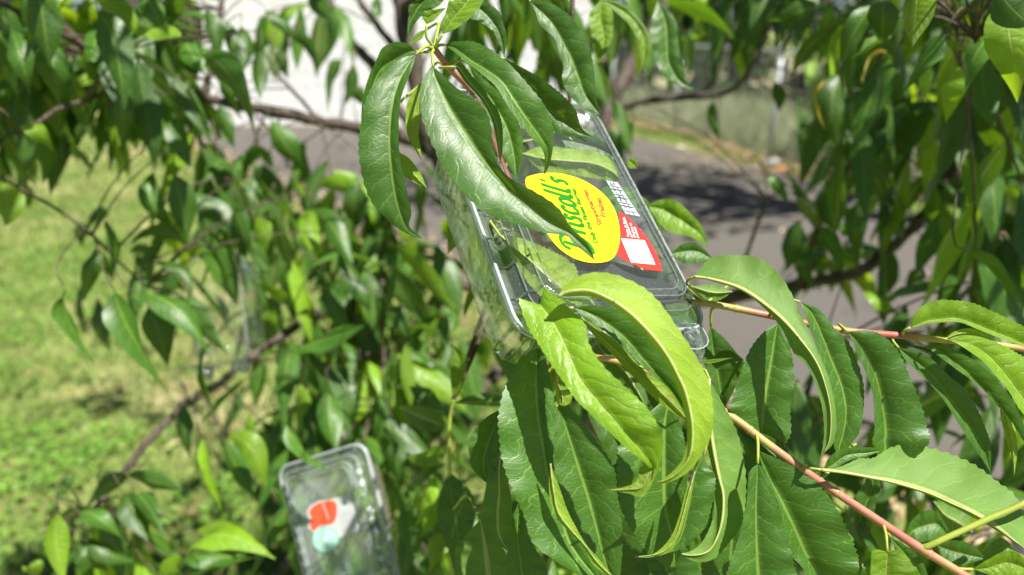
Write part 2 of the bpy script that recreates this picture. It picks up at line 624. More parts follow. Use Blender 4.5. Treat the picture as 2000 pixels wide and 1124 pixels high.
# broad-leaved weeds in the lawn
cent = [G(60, 590), G(150, 640), G(20, 500), G(160, 520), G(25, 960), G(150, 905), G(60, 1095), G(230, 880), G(560, 640), G(820, 660), G(330, 640), G(90, 860), G(480, 560), G(420, 990), G(700, 900)]
wx, wy, wz, wt, wr = [], [], [], [], []
for i, c in enumerate(cent):
    m = 420 if i < 4 else 150
    sp = 0.36 if i < 4 else 0.11
    for q in range(m):
        wx.append(c.x + rng.gauss(0, sp)); wy.append(c.y + rng.gauss(0, sp)); wz.append(rng.uniform(.005, .05)); wt.append(min(1, max(0, rng.gauss(.6, .25)))); wr.append(rng.uniform(.018, .034))
for q in range(2600):
    a_, d_ = rng.uniform(-.75, .1), 1.4 + 7 * rng.random() ** 1.4
    wx.append(d_ * math.sin(a_)); wy.append(d_ * math.cos(a_)); wz.append(rng.uniform(.005, .03)); wt.append(rng.random()); wr.append(rng.uniform(.012, .026))
wx, wy, wz, wt, wr = map(np.array, (wx, wy, wz, wt, wr))
k_ = ~pip(drive_pts, wx, wy)
wx, wy, wz, wt, wr = wx[k_], wy[k_], wz[k_], wt[k_], wr[k_]
ta = nrg.uniform(0, 2 * np.pi, len(wx))
tv = np.c_[np.cos(ta) * wr, np.sin(ta) * wr, nrg.uniform(0, .012, len(wx))]
fan_mesh("weeds", np.c_[wx, wy, wz], tv, wr * 0.9, M_WEED, wt, "bright green broad-leaved weeds growing in the lawn", leafy=True)

# dry leaf litter along the fence, the wall foot and the lawn edge of the driveway
lx, ly = [], []
for q in range(6500):
    t_ = rng.random(); p_ = Vector((F0.x, F0.y)) + fd * (t_ * FL)
    o_ = abs(rng.gauss(0, .30)) + 0.0
    o_ *= 1 + 0.9 * math.sin(t_ * 23)
    p_ = p_ - Vector((fn_out.x, fn_out.y)) * (o_ - 0.15)
    lx.append(p_.x); ly.append(p_.y)
for q in range(2600):
    i = rng.randrange(1, 7)
    a_, b_ = Vector(drive_pts[i]), Vector(drive_pts[i + 1])
    p_ = a_.lerp(b_, rng.random()); nn = Vector((-(b_ - a_).y, (b_ - a_).x)).normalized()
    w_ = 0.22 if i in (2, 3, 4) else .1
    lx.append(p_.x + nn.x * rng.gauss(0, w_)); ly.append(p_.y + nn.y * rng.gauss(0, w_))
for q in range(260):
    lx.append(rng.uniform(-5, 1)); ly.append(11.7 - abs(rng.gauss(0, .12)))
for q in range(260):
    a_ = rng.uniform(-.5, .6); d_ = rng.uniform(2.5, 10); lx.append(d_ * math.sin(a_)); ly.append(d_ * math.cos(a_))
lx, ly = np.array(lx), np.array(ly)
wr = nrg.uniform(.03, .075, len(lx)); ta = nrg.uniform(0, 2 * np.pi, len(lx))
tv = np.c_[np.cos(ta) * wr, np.sin(ta) * wr, nrg.uniform(-.004, .022, len(lx))]
fan_mesh("leaf_litter", np.c_[lx, ly, nrg.uniform(.010, .03, len(lx))], tv, wr * .55, M_LITTER, nrg.random(len(lx)), "tan dry leaf litter along the driveway edges", leafy=True)

# tall rough weeds behind the fence
n = 26000
t_ = nrg.random(n) * (FL + 1) - 0.5; o_ = np.abs(nrg.normal(0, 1.3, n)) + .12
wx = F0.x + fd.x * t_ + fn_out.x * o_; wy = F0.y + fd.y * t_ + fn_out.y * o_
hgt = nrg.uniform(.12, .62, n) * (0.75 + 0.45 * low_freq(wx, wy, 1.2, .4))
ta = nrg.uniform(0, 2 * np.pi, n); lean = nrg.uniform(.05, .55, n)
fan_mesh("rough_weeds", np.c_[wx, wy, np.zeros(n)], np.c_[np.cos(ta) * hgt * lean, np.sin(ta) * hgt * lean, hgt], nrg.uniform(.008, .022, n), M_ROUGHBLADE,
         np.clip(.45 + .35 * low_freq(wx, wy, .9, 2.2) + nrg.normal(0, .2, n), 0, 1), "grey-green tall weeds crowding behind the chain-link fence")


# ---- trees and shrubs beyond the yard
def crown_leaves(blobs, count, size, seed):
    r_ = np.random.default_rng(seed)
    w_ = np.array([b[3] ** 2 for b in blobs]); w_ /= w_.sum()
    which = r_.choice(len(blobs), count, p=w_)
    B = np.array([b[:3] for b in blobs])[which]; R = np.array([b[3] for b in blobs])[which]
    d_ = r_.normal(0, 1, (count, 3)); d_ /= np.linalg.norm(d_, axis=1)[:, None]
    rad = R * (0.55 + 0.5 * r_.random(count) ** .6)
    c = B + d_ * rad[:, None] * np.array([1, 1, .8])
    ln = size * r_.uniform(.6, 1.3, count)
    t = d_ * .5 + r_.normal(0, .6, (count, 3)) + np.array([0, 0, -.5]); t /= np.linalg.norm(t, axis=1)[:, None]
    s_ = np.cross(t, r_.normal(0, 1, (count, 3))); s_ /= np.linalg.norm(s_, axis=1)[:, None]
    v = np.empty((count, 4, 3))
    v[:, 0] = c; v[:, 1] = c + t * ln[:, None] * .5 + s_ * ln[:, None] * .28
    v[:, 2] = c + t * ln[:, None]; v[:, 3] = c + t * ln[:, None] * .5 - s_ * ln[:, None] * .28
    f = (np.arange(count) * 4)[:, None] + np.arange(4)[None]
    return v.reshape(-1, 3), f.tolist(), np.repeat(r_.random(count), 4)


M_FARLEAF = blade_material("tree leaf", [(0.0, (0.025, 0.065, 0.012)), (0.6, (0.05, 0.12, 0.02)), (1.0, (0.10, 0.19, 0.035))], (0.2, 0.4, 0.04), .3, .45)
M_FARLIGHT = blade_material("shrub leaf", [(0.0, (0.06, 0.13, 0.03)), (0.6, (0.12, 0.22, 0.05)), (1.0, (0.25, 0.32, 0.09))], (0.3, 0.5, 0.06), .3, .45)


def far_tree(name, base, h, spread, label, seed, count=5200, size=.17, mat=None, low=.25, cat="tree", lean=(0, 0)):
    r_ = random.Random(seed)
    base = Vector(base)
    t = empty(name, base)
    tag(t, label, cat)
    tb = MB()
    tr = h * .028 + .03
    tb.tube([base, base + Vector((r_.uniform(-.1, .1) + lean[0] * .3, 0, h * .3)), base + Vector((r_.uniform(-.2, .2) + lean[0] * .6, 0, h * .6)), base + Vector((lean[0] * .9, lean[1] * .9, h * .9))], [tr * 1.25, tr, tr * .6, tr * .15], 8)
    blobs = []
    for i in range(16):
        a = r_.uniform(0, 6.283); q = r_.random() ** .5
        z = h * (low + (1 - low) * r_.random())
        k = spread * (0.35 + .65 * math.sin(math.pi * min(1, max(.12, (z / h - low * .6) / (1.05 - low * .6)))))
        c = base + Vector((math.cos(a) * q * k + lean[0] * z / h, math.sin(a) * q * k + lean[1] * z / h, z))
        blobs.append((c.x, c.y, c.z, spread * r_.uniform(.28, .45)))
        tb.tube([base + Vector((lean[0] * max(h * .15, z - spread * .5) / h, lean[1] * max(h * .15, z - spread * .5) / h, max(h * .15, z - spread * .5))), base.lerp(c, .6) + Vector((0, 0, z * .35)), c], [tr * .4, tr * .25, tr * .08], 5)
    tb.build("trunk", M_BARK, t, base)
    v, f, ti = crown_leaves(blobs, count, size, seed)
    cr = mesh_obj("crown", v, f, mat or M_FARLEAF, t, base, smooth=False, tint=ti)
    return t


far_tree("shade_tree", (4.6, 15.6, 0), 6.5, 2.6, "dark leafy tree rising just behind the far end of the chain-link fence", 3, low=.12, size=.20)
far_tree("shade_tree", (8.2, 14.2, 0), 7.0, 3.0, "dense dark tree beyond the fence farther right, behind the drooping peach leaves", 4, low=.12, size=.2)
far_tree("shade_tree", (1.6, 18.5, 0), 6.0, 2.6, "deep green tree peeking over the right end of the white wall", 5, low=.12, size=.2)
far_tree("shade_tree", (12.5, 12.0, 0), 7.5, 3.4, "dark tree at the far right edge beyond the fence", 6, low=.12, size=.22)
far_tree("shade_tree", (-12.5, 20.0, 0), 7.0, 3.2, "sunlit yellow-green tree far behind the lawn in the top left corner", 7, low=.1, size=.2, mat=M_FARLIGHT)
far_tree("shade_tree", (-7.2, 22.0, 0), 7.0, 3.0, "shaded tree behind the lawn between the house and the white wall", 8, low=.1, size=.2)
# the tree whose crown shades the driveway, on the near side of the fence and out of the frame
far_tree("street_tree", (4.75, 5.2, 0), 6.4, 2.1, "leaning bare-stemmed tree behind the fence whose high crown shades the driveway", 9, low=.6, size=.17, count=2300, lean=(-1.9, .3))
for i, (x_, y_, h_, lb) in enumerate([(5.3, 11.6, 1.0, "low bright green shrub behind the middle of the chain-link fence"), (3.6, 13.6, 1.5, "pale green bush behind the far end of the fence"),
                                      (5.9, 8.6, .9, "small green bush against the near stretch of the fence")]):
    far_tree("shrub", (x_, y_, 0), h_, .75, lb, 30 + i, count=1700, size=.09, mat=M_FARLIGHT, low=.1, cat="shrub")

for i, (x_, y_, lb) in enumerate([(2.2, 15.2, "low dark bush behind the fence next to the white wall"), (3.7, 14.6, "dark undergrowth bush behind the fence, second from the white wall"), (5.3, 14.0, "dark undergrowth bush behind the fence, third from the white wall"),
                                  (6.9, 13.2, "dark undergrowth bush behind the fence, fourth from the white wall"), (8.6, 11.8, "dark undergrowth bush behind the fence, farthest from the white wall")]):
    far_tree("shrub", (x_, y_, 0), 2.6, 1.25, lb, 60 + i, count=2600, size=.14, low=.05, cat="shrub")

# ---- the far house at the left, bin, boards
M_SIDING = plain("grey house siding", (0.44, 0.40, 0.38), .7, .06, 3)
M_ROOF = plain("roof shingles", (0.10, 0.09, 0.085), .85, .3, 30)
M_FRAME = plain("white window frame", (.75, .75, .73), .5, .05, 5)
house = empty("house", (-8.9, 26, 0)); tag(house, "grey sided neighbour house glimpsed behind the leaves at top left", "house")
hb = MB()
for i in range(20):
    hb.box((-8.9, 26 - .004 * (i % 2), .09 + i * .17), (6.0, .12 + .01, .168))
hb.box((-8.9, 28.05, 1.7), (5.96, 3.96, 3.4))
hb.build("wall", M_SIDING, house, (-8.9, 26, 0), smooth=False)
rf = MB()
rf.quadgrid([[Vector((-12.2, 25.5, 3.4)), Vector((-5.6, 25.5, 3.4))], [Vector((-12.2, 28, 5.0)), Vector((-5.6, 28, 5.0))], [Vector((-12.2, 30.5, 3.4)), Vector((-5.6, 30.5, 3.4))]])
rf.build("roof", M_ROOF, house, (-8.9, 26, 3.4), smooth=False)
for wxx in (-10.6, -7.4):
    fb = MB()
    for dx, dz, sx_, sz_ in ((-.45, 0, .09, 1.3), (.45, 0, .09, 1.3), (0, .62, .99, .09), (0, -.62, .99, .09), (0, 0, .82, .05)):
        fb.box((wxx + dx, 25.88, 1.75 + dz), (sx_, .06, sz_))
    w_ = fb.build("window", M_FRAME, house, (wxx, 25.9, 1.75), smooth=False)
    pb = MB(); pb.box((wxx, 25.905, 1.75), (.85, .02, 1.2))
    pb.build("pane", plain("window glass", (.03, .035, .04), .08, .1, 2, .6), w_, (wxx, 25.9, 1.75), smooth=False)

M_WOOD = plain("raw tan timber", (0.62, 0.42, 0.20), .65, .15, 12, .3, .3, .002)
pA, pB = G(128, 268), G(117, 262)
q0 = G(128, 266); dep = project(q0)[2]
b1 = MB(); tq = P(116, 192, dep)
b1.tube([q0, q0.lerp(tq, .5) + Vector((-.03, 0, 0)), tq], [.085, .08, .05], 4)
tag(b1.build("wooden_board", M_WOOD, None, q0, smooth=False), "upright tan timber stub standing at the far edge of the lawn", "board")
b2 = MB(); r0 = G(152, 260); r1 = G(190, 258); t2 = P(150, 222, project(r0)[2])
dv = Vector((0, .05, 0))
b2.v = [r0 - dv, r1 - dv, t2 + Vector((.06, 0, 0)) - dv, t2 - dv, r0 + dv, r1 + dv, t2 + Vector((.06, 0, 0)) + dv, t2 + dv]
b2.f = [(0, 1, 2, 3), (7, 6, 5, 4), (0, 4, 5, 1), (1, 5, 6, 2), (2, 6, 7, 3), (3, 7, 4, 0)]
tag(b2.build("wooden_board", M_WOOD, None, r0, smooth=False), "triangular tan board lying beside the upright timber stub on the lawn", "board")
M_BIN = plain("dark grey plastic", (.045, .05, .055), .5, .15, 6)
bc = G(152, 222); binn = empty("wheelie_bin", bc); tag(binn, "dark wheeled rubbish bin at the far end of the lawn", "bin")
bb = MB()
for z0_, z1_, s0, s1 in ((.06, .95, .24, .31),):
    ring0 = [bc + Vector((x * s0, y * s0 * 1.1, z0_)) for x, y in ((-1, -1), (1, -1), (1, 1), (-1, 1))]
    ring1 = [bc + Vector((x * s1, y * s1 * 1.1, z1_)) for x, y in ((-1, -1), (1, -1), (1, 1), (-1, 1))]
    bb.v = ring0 + ring1
    bb.f = [(0, 1, 5, 4), (1, 2, 6, 5), (2, 3, 7, 6), (3, 0, 4, 7), (3, 2, 1, 0)]
bb.build("body", M_BIN, binn, bc, smooth=False)
lb_ = MB(); lb_.box(bc + Vector((0, -.02, .985)), (.68, .74, .06)); lb_.box(bc + Vector((0, .36, 1.0)), (.5, .05, .05)); lb_.build("lid", M_BIN, binn, bc + Vector((0, 0, .97)), smooth=False)
for sx_ in (-1, 1):
    wb_ = MB(); wb_.tube([bc + Vector((sx_ * .20, .28, .1)), bc + Vector((sx_ * .27, .28, .1))], [.1, .1], 14); wb_.build("wheel", M_BIN, binn, bc + Vector((sx_ * .24, .28, .1)))

# scraps at the driveway edge


def scrap(name, c, size, mat, label, cat, seed):
    r_ = random.Random(seed)
    v, f = [], []
    n_ = 7
    for i in range(n_):
        for j in range(n_):
            v.append(Vector(c) + Vector(((i / (n_ - 1) - .5) * size, (j / (n_ - 1) - .5) * size * .8, abs(r_.gauss(.04, .03)) * size * 2.2)))
    for i in range(n_ - 1):
        for j in range(n_ - 1):
            a = i * n_ + j
            f.append((a, a + 1, a + n_ + 1, a + n_))
    tag(mesh_obj(name, v, f, mat, None, c, smooth=False), label, cat)


scrap("plastic_scrap", G(1507, 318, .012), .17, plain("white scrap", (.75, .75, .76), .5, .05), "crumpled white scrap lying in the dry leaves by the fence", "litter", 1)
scrap("plastic_scrap", G(1521, 332, .012), .13, plain("orange scrap", (.80, .20, .04), .5, .1), "crumpled orange scrap lying in the dry leaves by the fence", "litter", 2)
scrap("plastic_scrap", G(1330, 288, .012), .09, plain("pale scrap", (.7, .68, .66), .5, .05), "small pale scrap lying on the open driveway", "litter", 3)

# ------------------------------------------------------------------ the peach tree
TB = Vector((0.20, 1.85, 0.0))
tree = empty("peach_tree", TB)
tag(tree, "leafy peach tree whose drooping shoots fill the whole view", "tree")

# limbs: (pixel x, pixel y, distance, radius in metres); the first row may be a world point
FORK = P(1130, 560, 1.78)
LIMBS = [
    ("trunk", M_BARK, [(TB, .085), (TB + Vector((.0, -.02, .1)), .068), (TB.lerp(FORK, .5) + Vector((.03, 0, 0)), .055), (FORK, .05)]),
    ("limb", M_BARK, [(FORK, .040), (960, 430, 1.66, .030), (852, 300, 1.55, .026), (812, 150, 1.5, .0225), (788, 20, 1.5, .0205), (770, -160, 1.5, .018), (720, -420, 1.55, .012)]),
    ("limb", M_BARK, [(FORK, .034), (1150, 380, 1.84, .027), (1183, 220, 1.86, .022), (1240, 120, 1.9, .019), (1292, 20, 1.95, .016), (1350, -120, 2.0, .013), (1420, -330, 2.0, .008)]),
    ("limb", M_BARK, [(1183, 228, 1.86, .011), (1215, 210, 1.84, .0095), (1280, 196, 1.8, .0085), (1345, 190, 1.76, .008), (1420, 180, 1.7, .0065), (1462, 140, 1.66, .006), (1500, 60, 1.6, .005), (1540, -40, 1.55, .004)]),
    ("twig", M_TWIG, [(1368, 188, 1.75, .004), (1400, 145, 1.74, .003), (1428, 90, 1.73, .002)]),
    ("limb", M_BARK, [(850, 305, 1.52, .014), (800, 272, 1.48, .0135), (700, 250, 1.4, .011), (600, 232, 1.3, .0095), (520, 216, 1.22, .0085), (400, 190, 1.12, .007), (290, 150, 1.02, .006), (180, 100, .95, .0052), (110, 62, .9, .0045), (0, 8, .85, .0035)]),
    ("limb", M_BARK, [(FORK, .02), (960, 562, 1.6, .013), (780, 553, 1.4, .0095), (700, 572, 1.33, .0085), (640, 603, 1.28, .008), (560, 650, 1.22, .0072), (480, 705, 1.16, .0065), (430, 748, 1.12, .006), (390, 772, 1.1, .0058), (320, 830, 1.08, .0052), (248, 915, 1.05, .005), (205, 968, 1.02, .004), (170, 1010, 1.0, .003)]),
    ("twig", M_TWIG, [(744, 556, 1.36, .0045), (745, 600, 1.33, .0042), (748, 650, 1.3, .0042), (752, 690, 1.28, .004), (748, 728, 1.26, .0035), (747, 790, 1.2, .0025)]),
    ("twig", M_TWIG, [(1010, 640, 1.62, .008), (930, 668, 1.5, .006), (870, 690, 1.42, .0055), (780, 704, 1.34, .005), (700, 688, 1.28, .004), (640, 668, 1.24, .003)]),
    ("twig", M_TWIG, [(834, 610, 1.44, .0035), (815, 655, 1.42, .003), (803, 700, 1.38, .0028)]),
    ("limb", M_BARK, [(870, 320, 1.56, .014), (770, 200, 1.62, .0125), (730, 130, 1.64, .0115), (685, 82, 1.66, .0115), (655, 35, 1.68, .011), (630, -40, 1.7, .009)]),
    ("limb", M_BARK, [(818, 160, 1.52, .009), (765, 85, 1.56, .008), (730, 40, 1.58, .0078), (697, -5, 1.6, .0075), (650, -90, 1.62, .006)]),
    ("twig", M_TWIG, [(625, 238, 1.31, .0035), (590, 198, 1.3, .003), (555, 160, 1.28, .0028), (525, 130, 1.26, .0025)]),
    ("twig", M_TWIG, [(290, 150, 1.02, .004), (240, 165, .98, .0035), (180, 192, .93, .003), (110, 215, .9, .003), (75, 240, .88, .0028), (30, 262, .86, .002)]),
    ("twig", M_TWIG, [(-60, 300, .85, .003), (10, 352, .88, .0022), (105, 405, .92, .002), (180, 460, .95, .002), (235, 515, .98, .0018), (285, 560, 1.0, .0015)]),
    ("limb", M_BARK, [(FORK, .03), (1300, 590, 1.6, .018), (1480, 570, 1.42, .0135), (1590, 552, 1.32, .011), (1675, 531, 1.26, .0105), (1725, 495, 1.24, .010), (1787, 441, 1.2, .0095), (1837, 380, 1.16, .009)]),
    ("twig", M_TWIG, [(1560, 556, 1.33, .006), (1600, 440, 1.25, .0052), (1630, 392, 1.2, .005), (1652, 340, 1.16, .0048), (1680, 285, 1.13, .0048), (1702, 228, 1.1, .005)]),
    ("twig", M_TWIG, [(1440, 575, 1.45, .005), (1458, 500, 1.3, .0035), (1478, 440, 1.22, .0032), (1500, 388, 1.18, .0025)]),
    ("twig", M_TWIG, [(1540, -40, 1.55, .005), (1660, -60, 1.2, .0045), (1780, -20, .95, .004), (1868, 42, .72, .003), (1905, 75, .66, .002)]),
    ("twig", M_TWIG, [(1530, 980, .95, .004), (1560, 845, .95, .0035), (1578, 770, .98, .003), (1600, 690, 1.02, .0028)]),
    ("limb", M_BARK, [(FORK, .022), (900, 800, 1.5, .012), (700, 960, 1.3, .009), (590, 1065, 1.2, .0065), (545, 1120, 1.15, .0055), (480, 1200, 1.1, .004)]),
    ("limb", M_BARK, [(FORK, .028), (1400, 800, 1.45, .014), (1700, 900, 1.15, .010), (2000, 960, .95, .008), (2250, 1080, .8, .006)]),
    ("limb", M_BARK, [(1837, 380, 1.16, .009), (1900, 250, 1.12, .008), (1960, 120, 1.05, .007), (2040, -40, 1.0, .005)]),
    ("limb", M_BARK, [(400, 190, 1.12, .006), (420, 80, 1.15, .005), (440, -40, 1.18, .004), (440, -160, 1.2, .003)]),
    ("limb", M_BARK, [(1350, -120, 2.0, .012), (1600, -150, 1.6, .009), (1850, -120, 1.2, .007), (2100, -60, .9, .005)]),
    ("limb", M_BARK, [(788, 20, 1.5, .012), (900, -100, 1.2, .008), (1000, -160, .9, .006), (1080, -120, .65, .004), (1120, -60, .55, .003)]),
    # young shoots in the front
    ("shoot", M_SHOOT, [(2250, 1390, .36, .0030), (2050, 1232, .375, .0025), (1880, 1122, .385, .0023), (1800, 1073, .39, .0025), (1700, 1007, .395, .0024), (1600, 940, .40, .0023), (1500, 868, .405, .0024), (1430, 815, .41, .0023), (1340, 760, .415, .002), (1220, 710, .41, .0018), (1110, 690, .40, .0015)]),
    ("shoot", M_SHOOT, [(2250, 740, .43, .0022), (2100, 700, .43, .0021), (1960, 676, .43, .002), (1860, 666, .43, .0021), (1760, 656, .428, .0021), (1640, 645, .425, .0021), (1500, 616, .425, .0021), (1380, 593, .43, .002), (1270, 583, .435, .0019), (1160, 576, .44, .0019), (1060, 480, .455, .0019), (985, 330, .465, .0018), (930, 195, .455, .0018), (876, 132, .425, .0018), (848, 95, .405, .0018)]),
    ("shoot", M_PETIOLE, [(1800, 1071, .390, .0018), (1815, 1066, .388, .0016), (1850, 1050, .386, .0016), (1930, 1014, .384, .0016), (2010, 978, .382, .0016), (2140, 900, .38, .0018)]),
    ("shoot", M_PETIOLE, [(890, 1210, .68, .0024), (882, 1090, .64, .002), (878, 925, .60, .0017), (877, 845, .59, .0016), (880, 808, .588, .0015), (886, 780, .585, .0012)]),
]


def limb_pts(rows):
    out = []
    for r in rows:
        if isinstance(r[0], Vector): out.append([*r[0], r[1]])
        else:
            p = P(r[0], r[1], r[2]); out.append([*p, r[3]])
    return np.array(out)


BR = []          # name, material, samples (k x 4), MB
for name, mat, rows in LIMBS:
    a = limb_pts(rows)
    k = catmull(a, (len(a) - 1) * 6)
    k[:, 3] = np.maximum(k[:, 3], .0008)
    r_ = np.random.default_rng(len(BR))
    if mat in (M_BARK, M_TWIG):       # knots and small kinks
        k[1:-1, :3] += r_.normal(0, 1, (len(k) - 2, 3)) * k[1:-1, 3:4] * .12
        k[1:-1, 3] *= 1 + r_.normal(0, .07, len(k) - 2)
    mb = MB()
    mb.tube([Vector(q[:3]) for q in k], list(k[:, 3]), 10 if mat is M_BARK else 8)
    if mat in (M_SHOOT,):             # swollen nodes
        for q in range(6, len(k) - 2, 11):
            c = Vector(k[q][:3]); t = (Vector(k[q + 1][:3]) - c)
            mb.tube([c - t * .35, c - t * .12, c + t * .12, c + t * .35], [k[q][3] * .95, k[q][3] * 1.13, k[q][3] * 1.13, k[q][3] * .95], 8, False)
    BR.append([name, mat, k, mb])
ALLP = np.vstack([b[2][:, :3] for b in BR])
ALLI = np.concatenate([np.full(len(b[2]), i) for i, b in enumerate(BR)])
FRONT = np.array([BR[i][1] in (M_SHOOT, M_PETIOLE) for i in ALLI])


def nearest(p, front=None):
    d = np.linalg.norm(ALLP - np.array(p), axis=1)
    if front is True: d = np.where(FRONT, d, 9)
    if front is False: d = np.where(FRONT, 9, d)
    i = int(d.argmin())
    return Vector(ALLP[i]), int(ALLI[i]), float(d[i])


LEAVES = []      # dict(verts, faces, uvs, base, mat, branch, size, tint, keep)


def add_leaf(verts, faces, uvs, base, mat, branch, size, tint, keep):
    LEAVES.append(dict(v=verts, f=faces, uv=uvs, b=base, m=mat, br=branch, s=size, t=tint, k=keep))


def petiole(base, tangent, to=None, branch=None, r=.00085):
    """a stalk from the leaf base to the nearest shoot"""
    q, bi, d = nearest(base, True if to is None else None)
    if to is not None: q = to
    if branch is not None: bi = branch
    L = (q - base).length
    if L < .001: return bi
    mid = base - tangent.normalized() * min(.35 * L, .02)
    mid = mid.lerp(q, .25)
    mb = MB(); PET.append((bi, mb, base))
    ks = catmull(np.array([[*base], [*mid], [*mid.lerp(q, .6)], [*q]]), 9)
    mb.tube([Vector(a) for a in ks], list(np.linspace(r * .85, r * 1.15, len(ks))), 6)
    return bi


PET = []
WEB = np.array([-1, -.72, -.42, -.16, 0, .16, .42, .72, 1.0])


def hero(face, mat, d, st, tint=.5, dd=(0, 0, 0), tilt=0.0, fold=.35, to='pet', bulge=.10, off=None):
    """a near leaf from stations along it: (edge x,y, midrib x,y, other edge x,y) or a single point for base and tip;
    d its distance, dd the extra distance at base, middle and tip, tilt/fold how the two halves lean in depth"""
    rows = []
    for s in st:
        rows.append(list(s) * 3 if len(s) == 2 else list(s))
    rows = np.array(rows, float)
    NS = 60
    c = catmull(rows, NS)
    mseg = np.r_[0, np.cumsum(np.hypot(*np.diff(c[:, 2:4], axis=0).T))]
    vv = mseg / mseg[-1]
    sgn = 1.0 if face == 'U' else -1.0
    verts, uvs = [], []
    seed = rng.random() * 50
    for i in range(NS + 1):
        s = vv[i]
        dm = d + dd[0] * (1 - s) ** 2 + dd[1] * 4 * s * (1 - s) * .5 + dd[2] * s * s
        e1, m, e2 = c[i, 0:2], c[i, 2:4], c[i, 4:6]
        w1 = np.hypot(*(e1 - m)) * d / FPX
        w2 = np.hypot(*(e2 - m)) * d / FPX
        f1 = -sgn * fold * max(w1, .35 * w2); f2 = -sgn * fold * max(w2, .35 * w1)
        p1 = P(e1[0], e1[1], dm + f1 + tilt * w1)
        pm = P(m[0], m[1], dm)
        p2 = P(e2[0], e2[1], dm + f2 - tilt * w2)
        view = (pm - CAM).normalized()
        # teeth
        if 0 < i < NS:
            tooth = 0.045 if i % 2 else 0.0
            p1 = p1.lerp(pm, tooth); p2 = p2.lerp(pm, tooth)
        for q in WEB:
            e, a = (p1, -q) if q < 0 else (p2, q)
            p = pm.lerp(e, a)
            W = w1 if q < 0 else w2
            # bulging halves, wavy margin
            h = bulge * W * math.sin(math.pi * a) * -sgn * -1
            h += .055 * W * a * math.sin(s * 23 + seed + (2 if q > 0 else 0)) + .03 * W * a * a * math.sin(s * 51 + seed * 2 - q)
            p = p - view * h
            verts.append(p)
            uvs.append((0.5 + 0.5 * q, s))
    n = len(WEB)
    faces = []
    for i in range(NS):
        for j in range(n - 1):
            a = i * n + j
            faces.append((a, a + 1, a + n + 1, a + n))
    # orient: the upper surface is the front
    i = NS // 2 if len(st) < 12 else NS // 3
    A, B, Cc = verts[i * n], verts[i * n + n - 1], verts[min(NS, i + 3) * n + n // 2]
    nrm = (B - A).cross(Cc - A)
    toward = nrm.dot(CAM - A) > 0
    # face winding a, a+1, a+n+1 has normal (B-A) x (along)
    want = face == 'U'
    if toward != want:
        faces = [tuple(reversed(f)) for f in faces]
    mid_i = [i * n + n // 2 for i in range(NS + 1)]
    if face == 'L':          # the raised midrib of the underside
        b0 = len(verts); mbr = MB()
        Lw = mseg[-1] * d / FPX
        pts = [verts[q] - (verts[q] - CAM).normalized() * .0003 for q in mid_i[:-2]]
        mbr.tube(pts, [max(.0002, .0075 * Lw * (1 - .85 * i / NS)) for i in range(len(pts))], 6)
        verts += mbr.v; uvs += [(.5, min(1, (q // 6) / NS)) for q in range(len(mbr.v))]
        faces += [tuple(b0 + q for q in reversed(f)) for f in mbr.f]
    base = verts[n // 2]
    tang = verts[4 * n + n // 2] - verts[n // 2]
    q, bi, _ = nearest(base, True)
    if to == 'pet':
        bi = petiole(base, tang)
    elif isinstance(to, tuple):
        bi = petiole(base, tang, P(*to))
    size = mseg[-1]
    add_leaf(verts, faces, uvs, base, mat, bi, 9e3 + size, tint, True)


def leaf_mesh(ctrl, side0, W, fold, roll, rows, cols, wav, seed, blunt=.86):
    """ctrl: 3 points of the midrib (quadratic); side0: sideways hint"""
    b, m, t = ctrl
    c1 = m * 2 - (b + t) * .5
    verts, uvs = [], []
    for i in range(rows + 1):
        s = i / rows
        p = b * (1 - s) ** 2 + c1 * 2 * s * (1 - s) + t * s * s
        tg = ((c1 - b) * (1 - s) + (t - c1) * s)
        tg = tg.normalized() if tg.length > 1e-6 else Vector((0, 0, -1))
        sd_ = side0 - tg * side0.dot(tg)
        sd_ = sd_.normalized() if sd_.length > 1e-4 else tg.orthogonal().normalized()
        nn = sd_.cross(tg)
        a = roll + wav * .5 * math.sin(s * 3 + seed)
        s2 = sd_ * math.cos(a) + nn * math.sin(a)
        n2 = nn * math.cos(a) - sd_ * math.sin(a)
        w = W * .56 * max(0.0, math.sin(math.pi * min(1, s ** blunt))) ** 1.08 * (1 - .10 * s)
        if 0 < i < rows: w = max(w, W * .04)
        for j in range(cols + 1):
            q = j / cols * 2 - 1
            h = fold * abs(q) * w + wav * .10 * w * abs(q) * math.sin(s * 14 + seed + q) - .08 * w * math.sin(math.pi * abs(q))
            verts.append(p + s2 * q * w + n2 * h)
            uvs.append((.5 + .5 * q, s))
    n = cols + 1
    faces = [(i * n + j, i * n + j + 1, (i + 1) * n + j + 1, (i + 1) * n + j) for i in range(rows) for j in range(cols)]
    return verts, faces, uvs


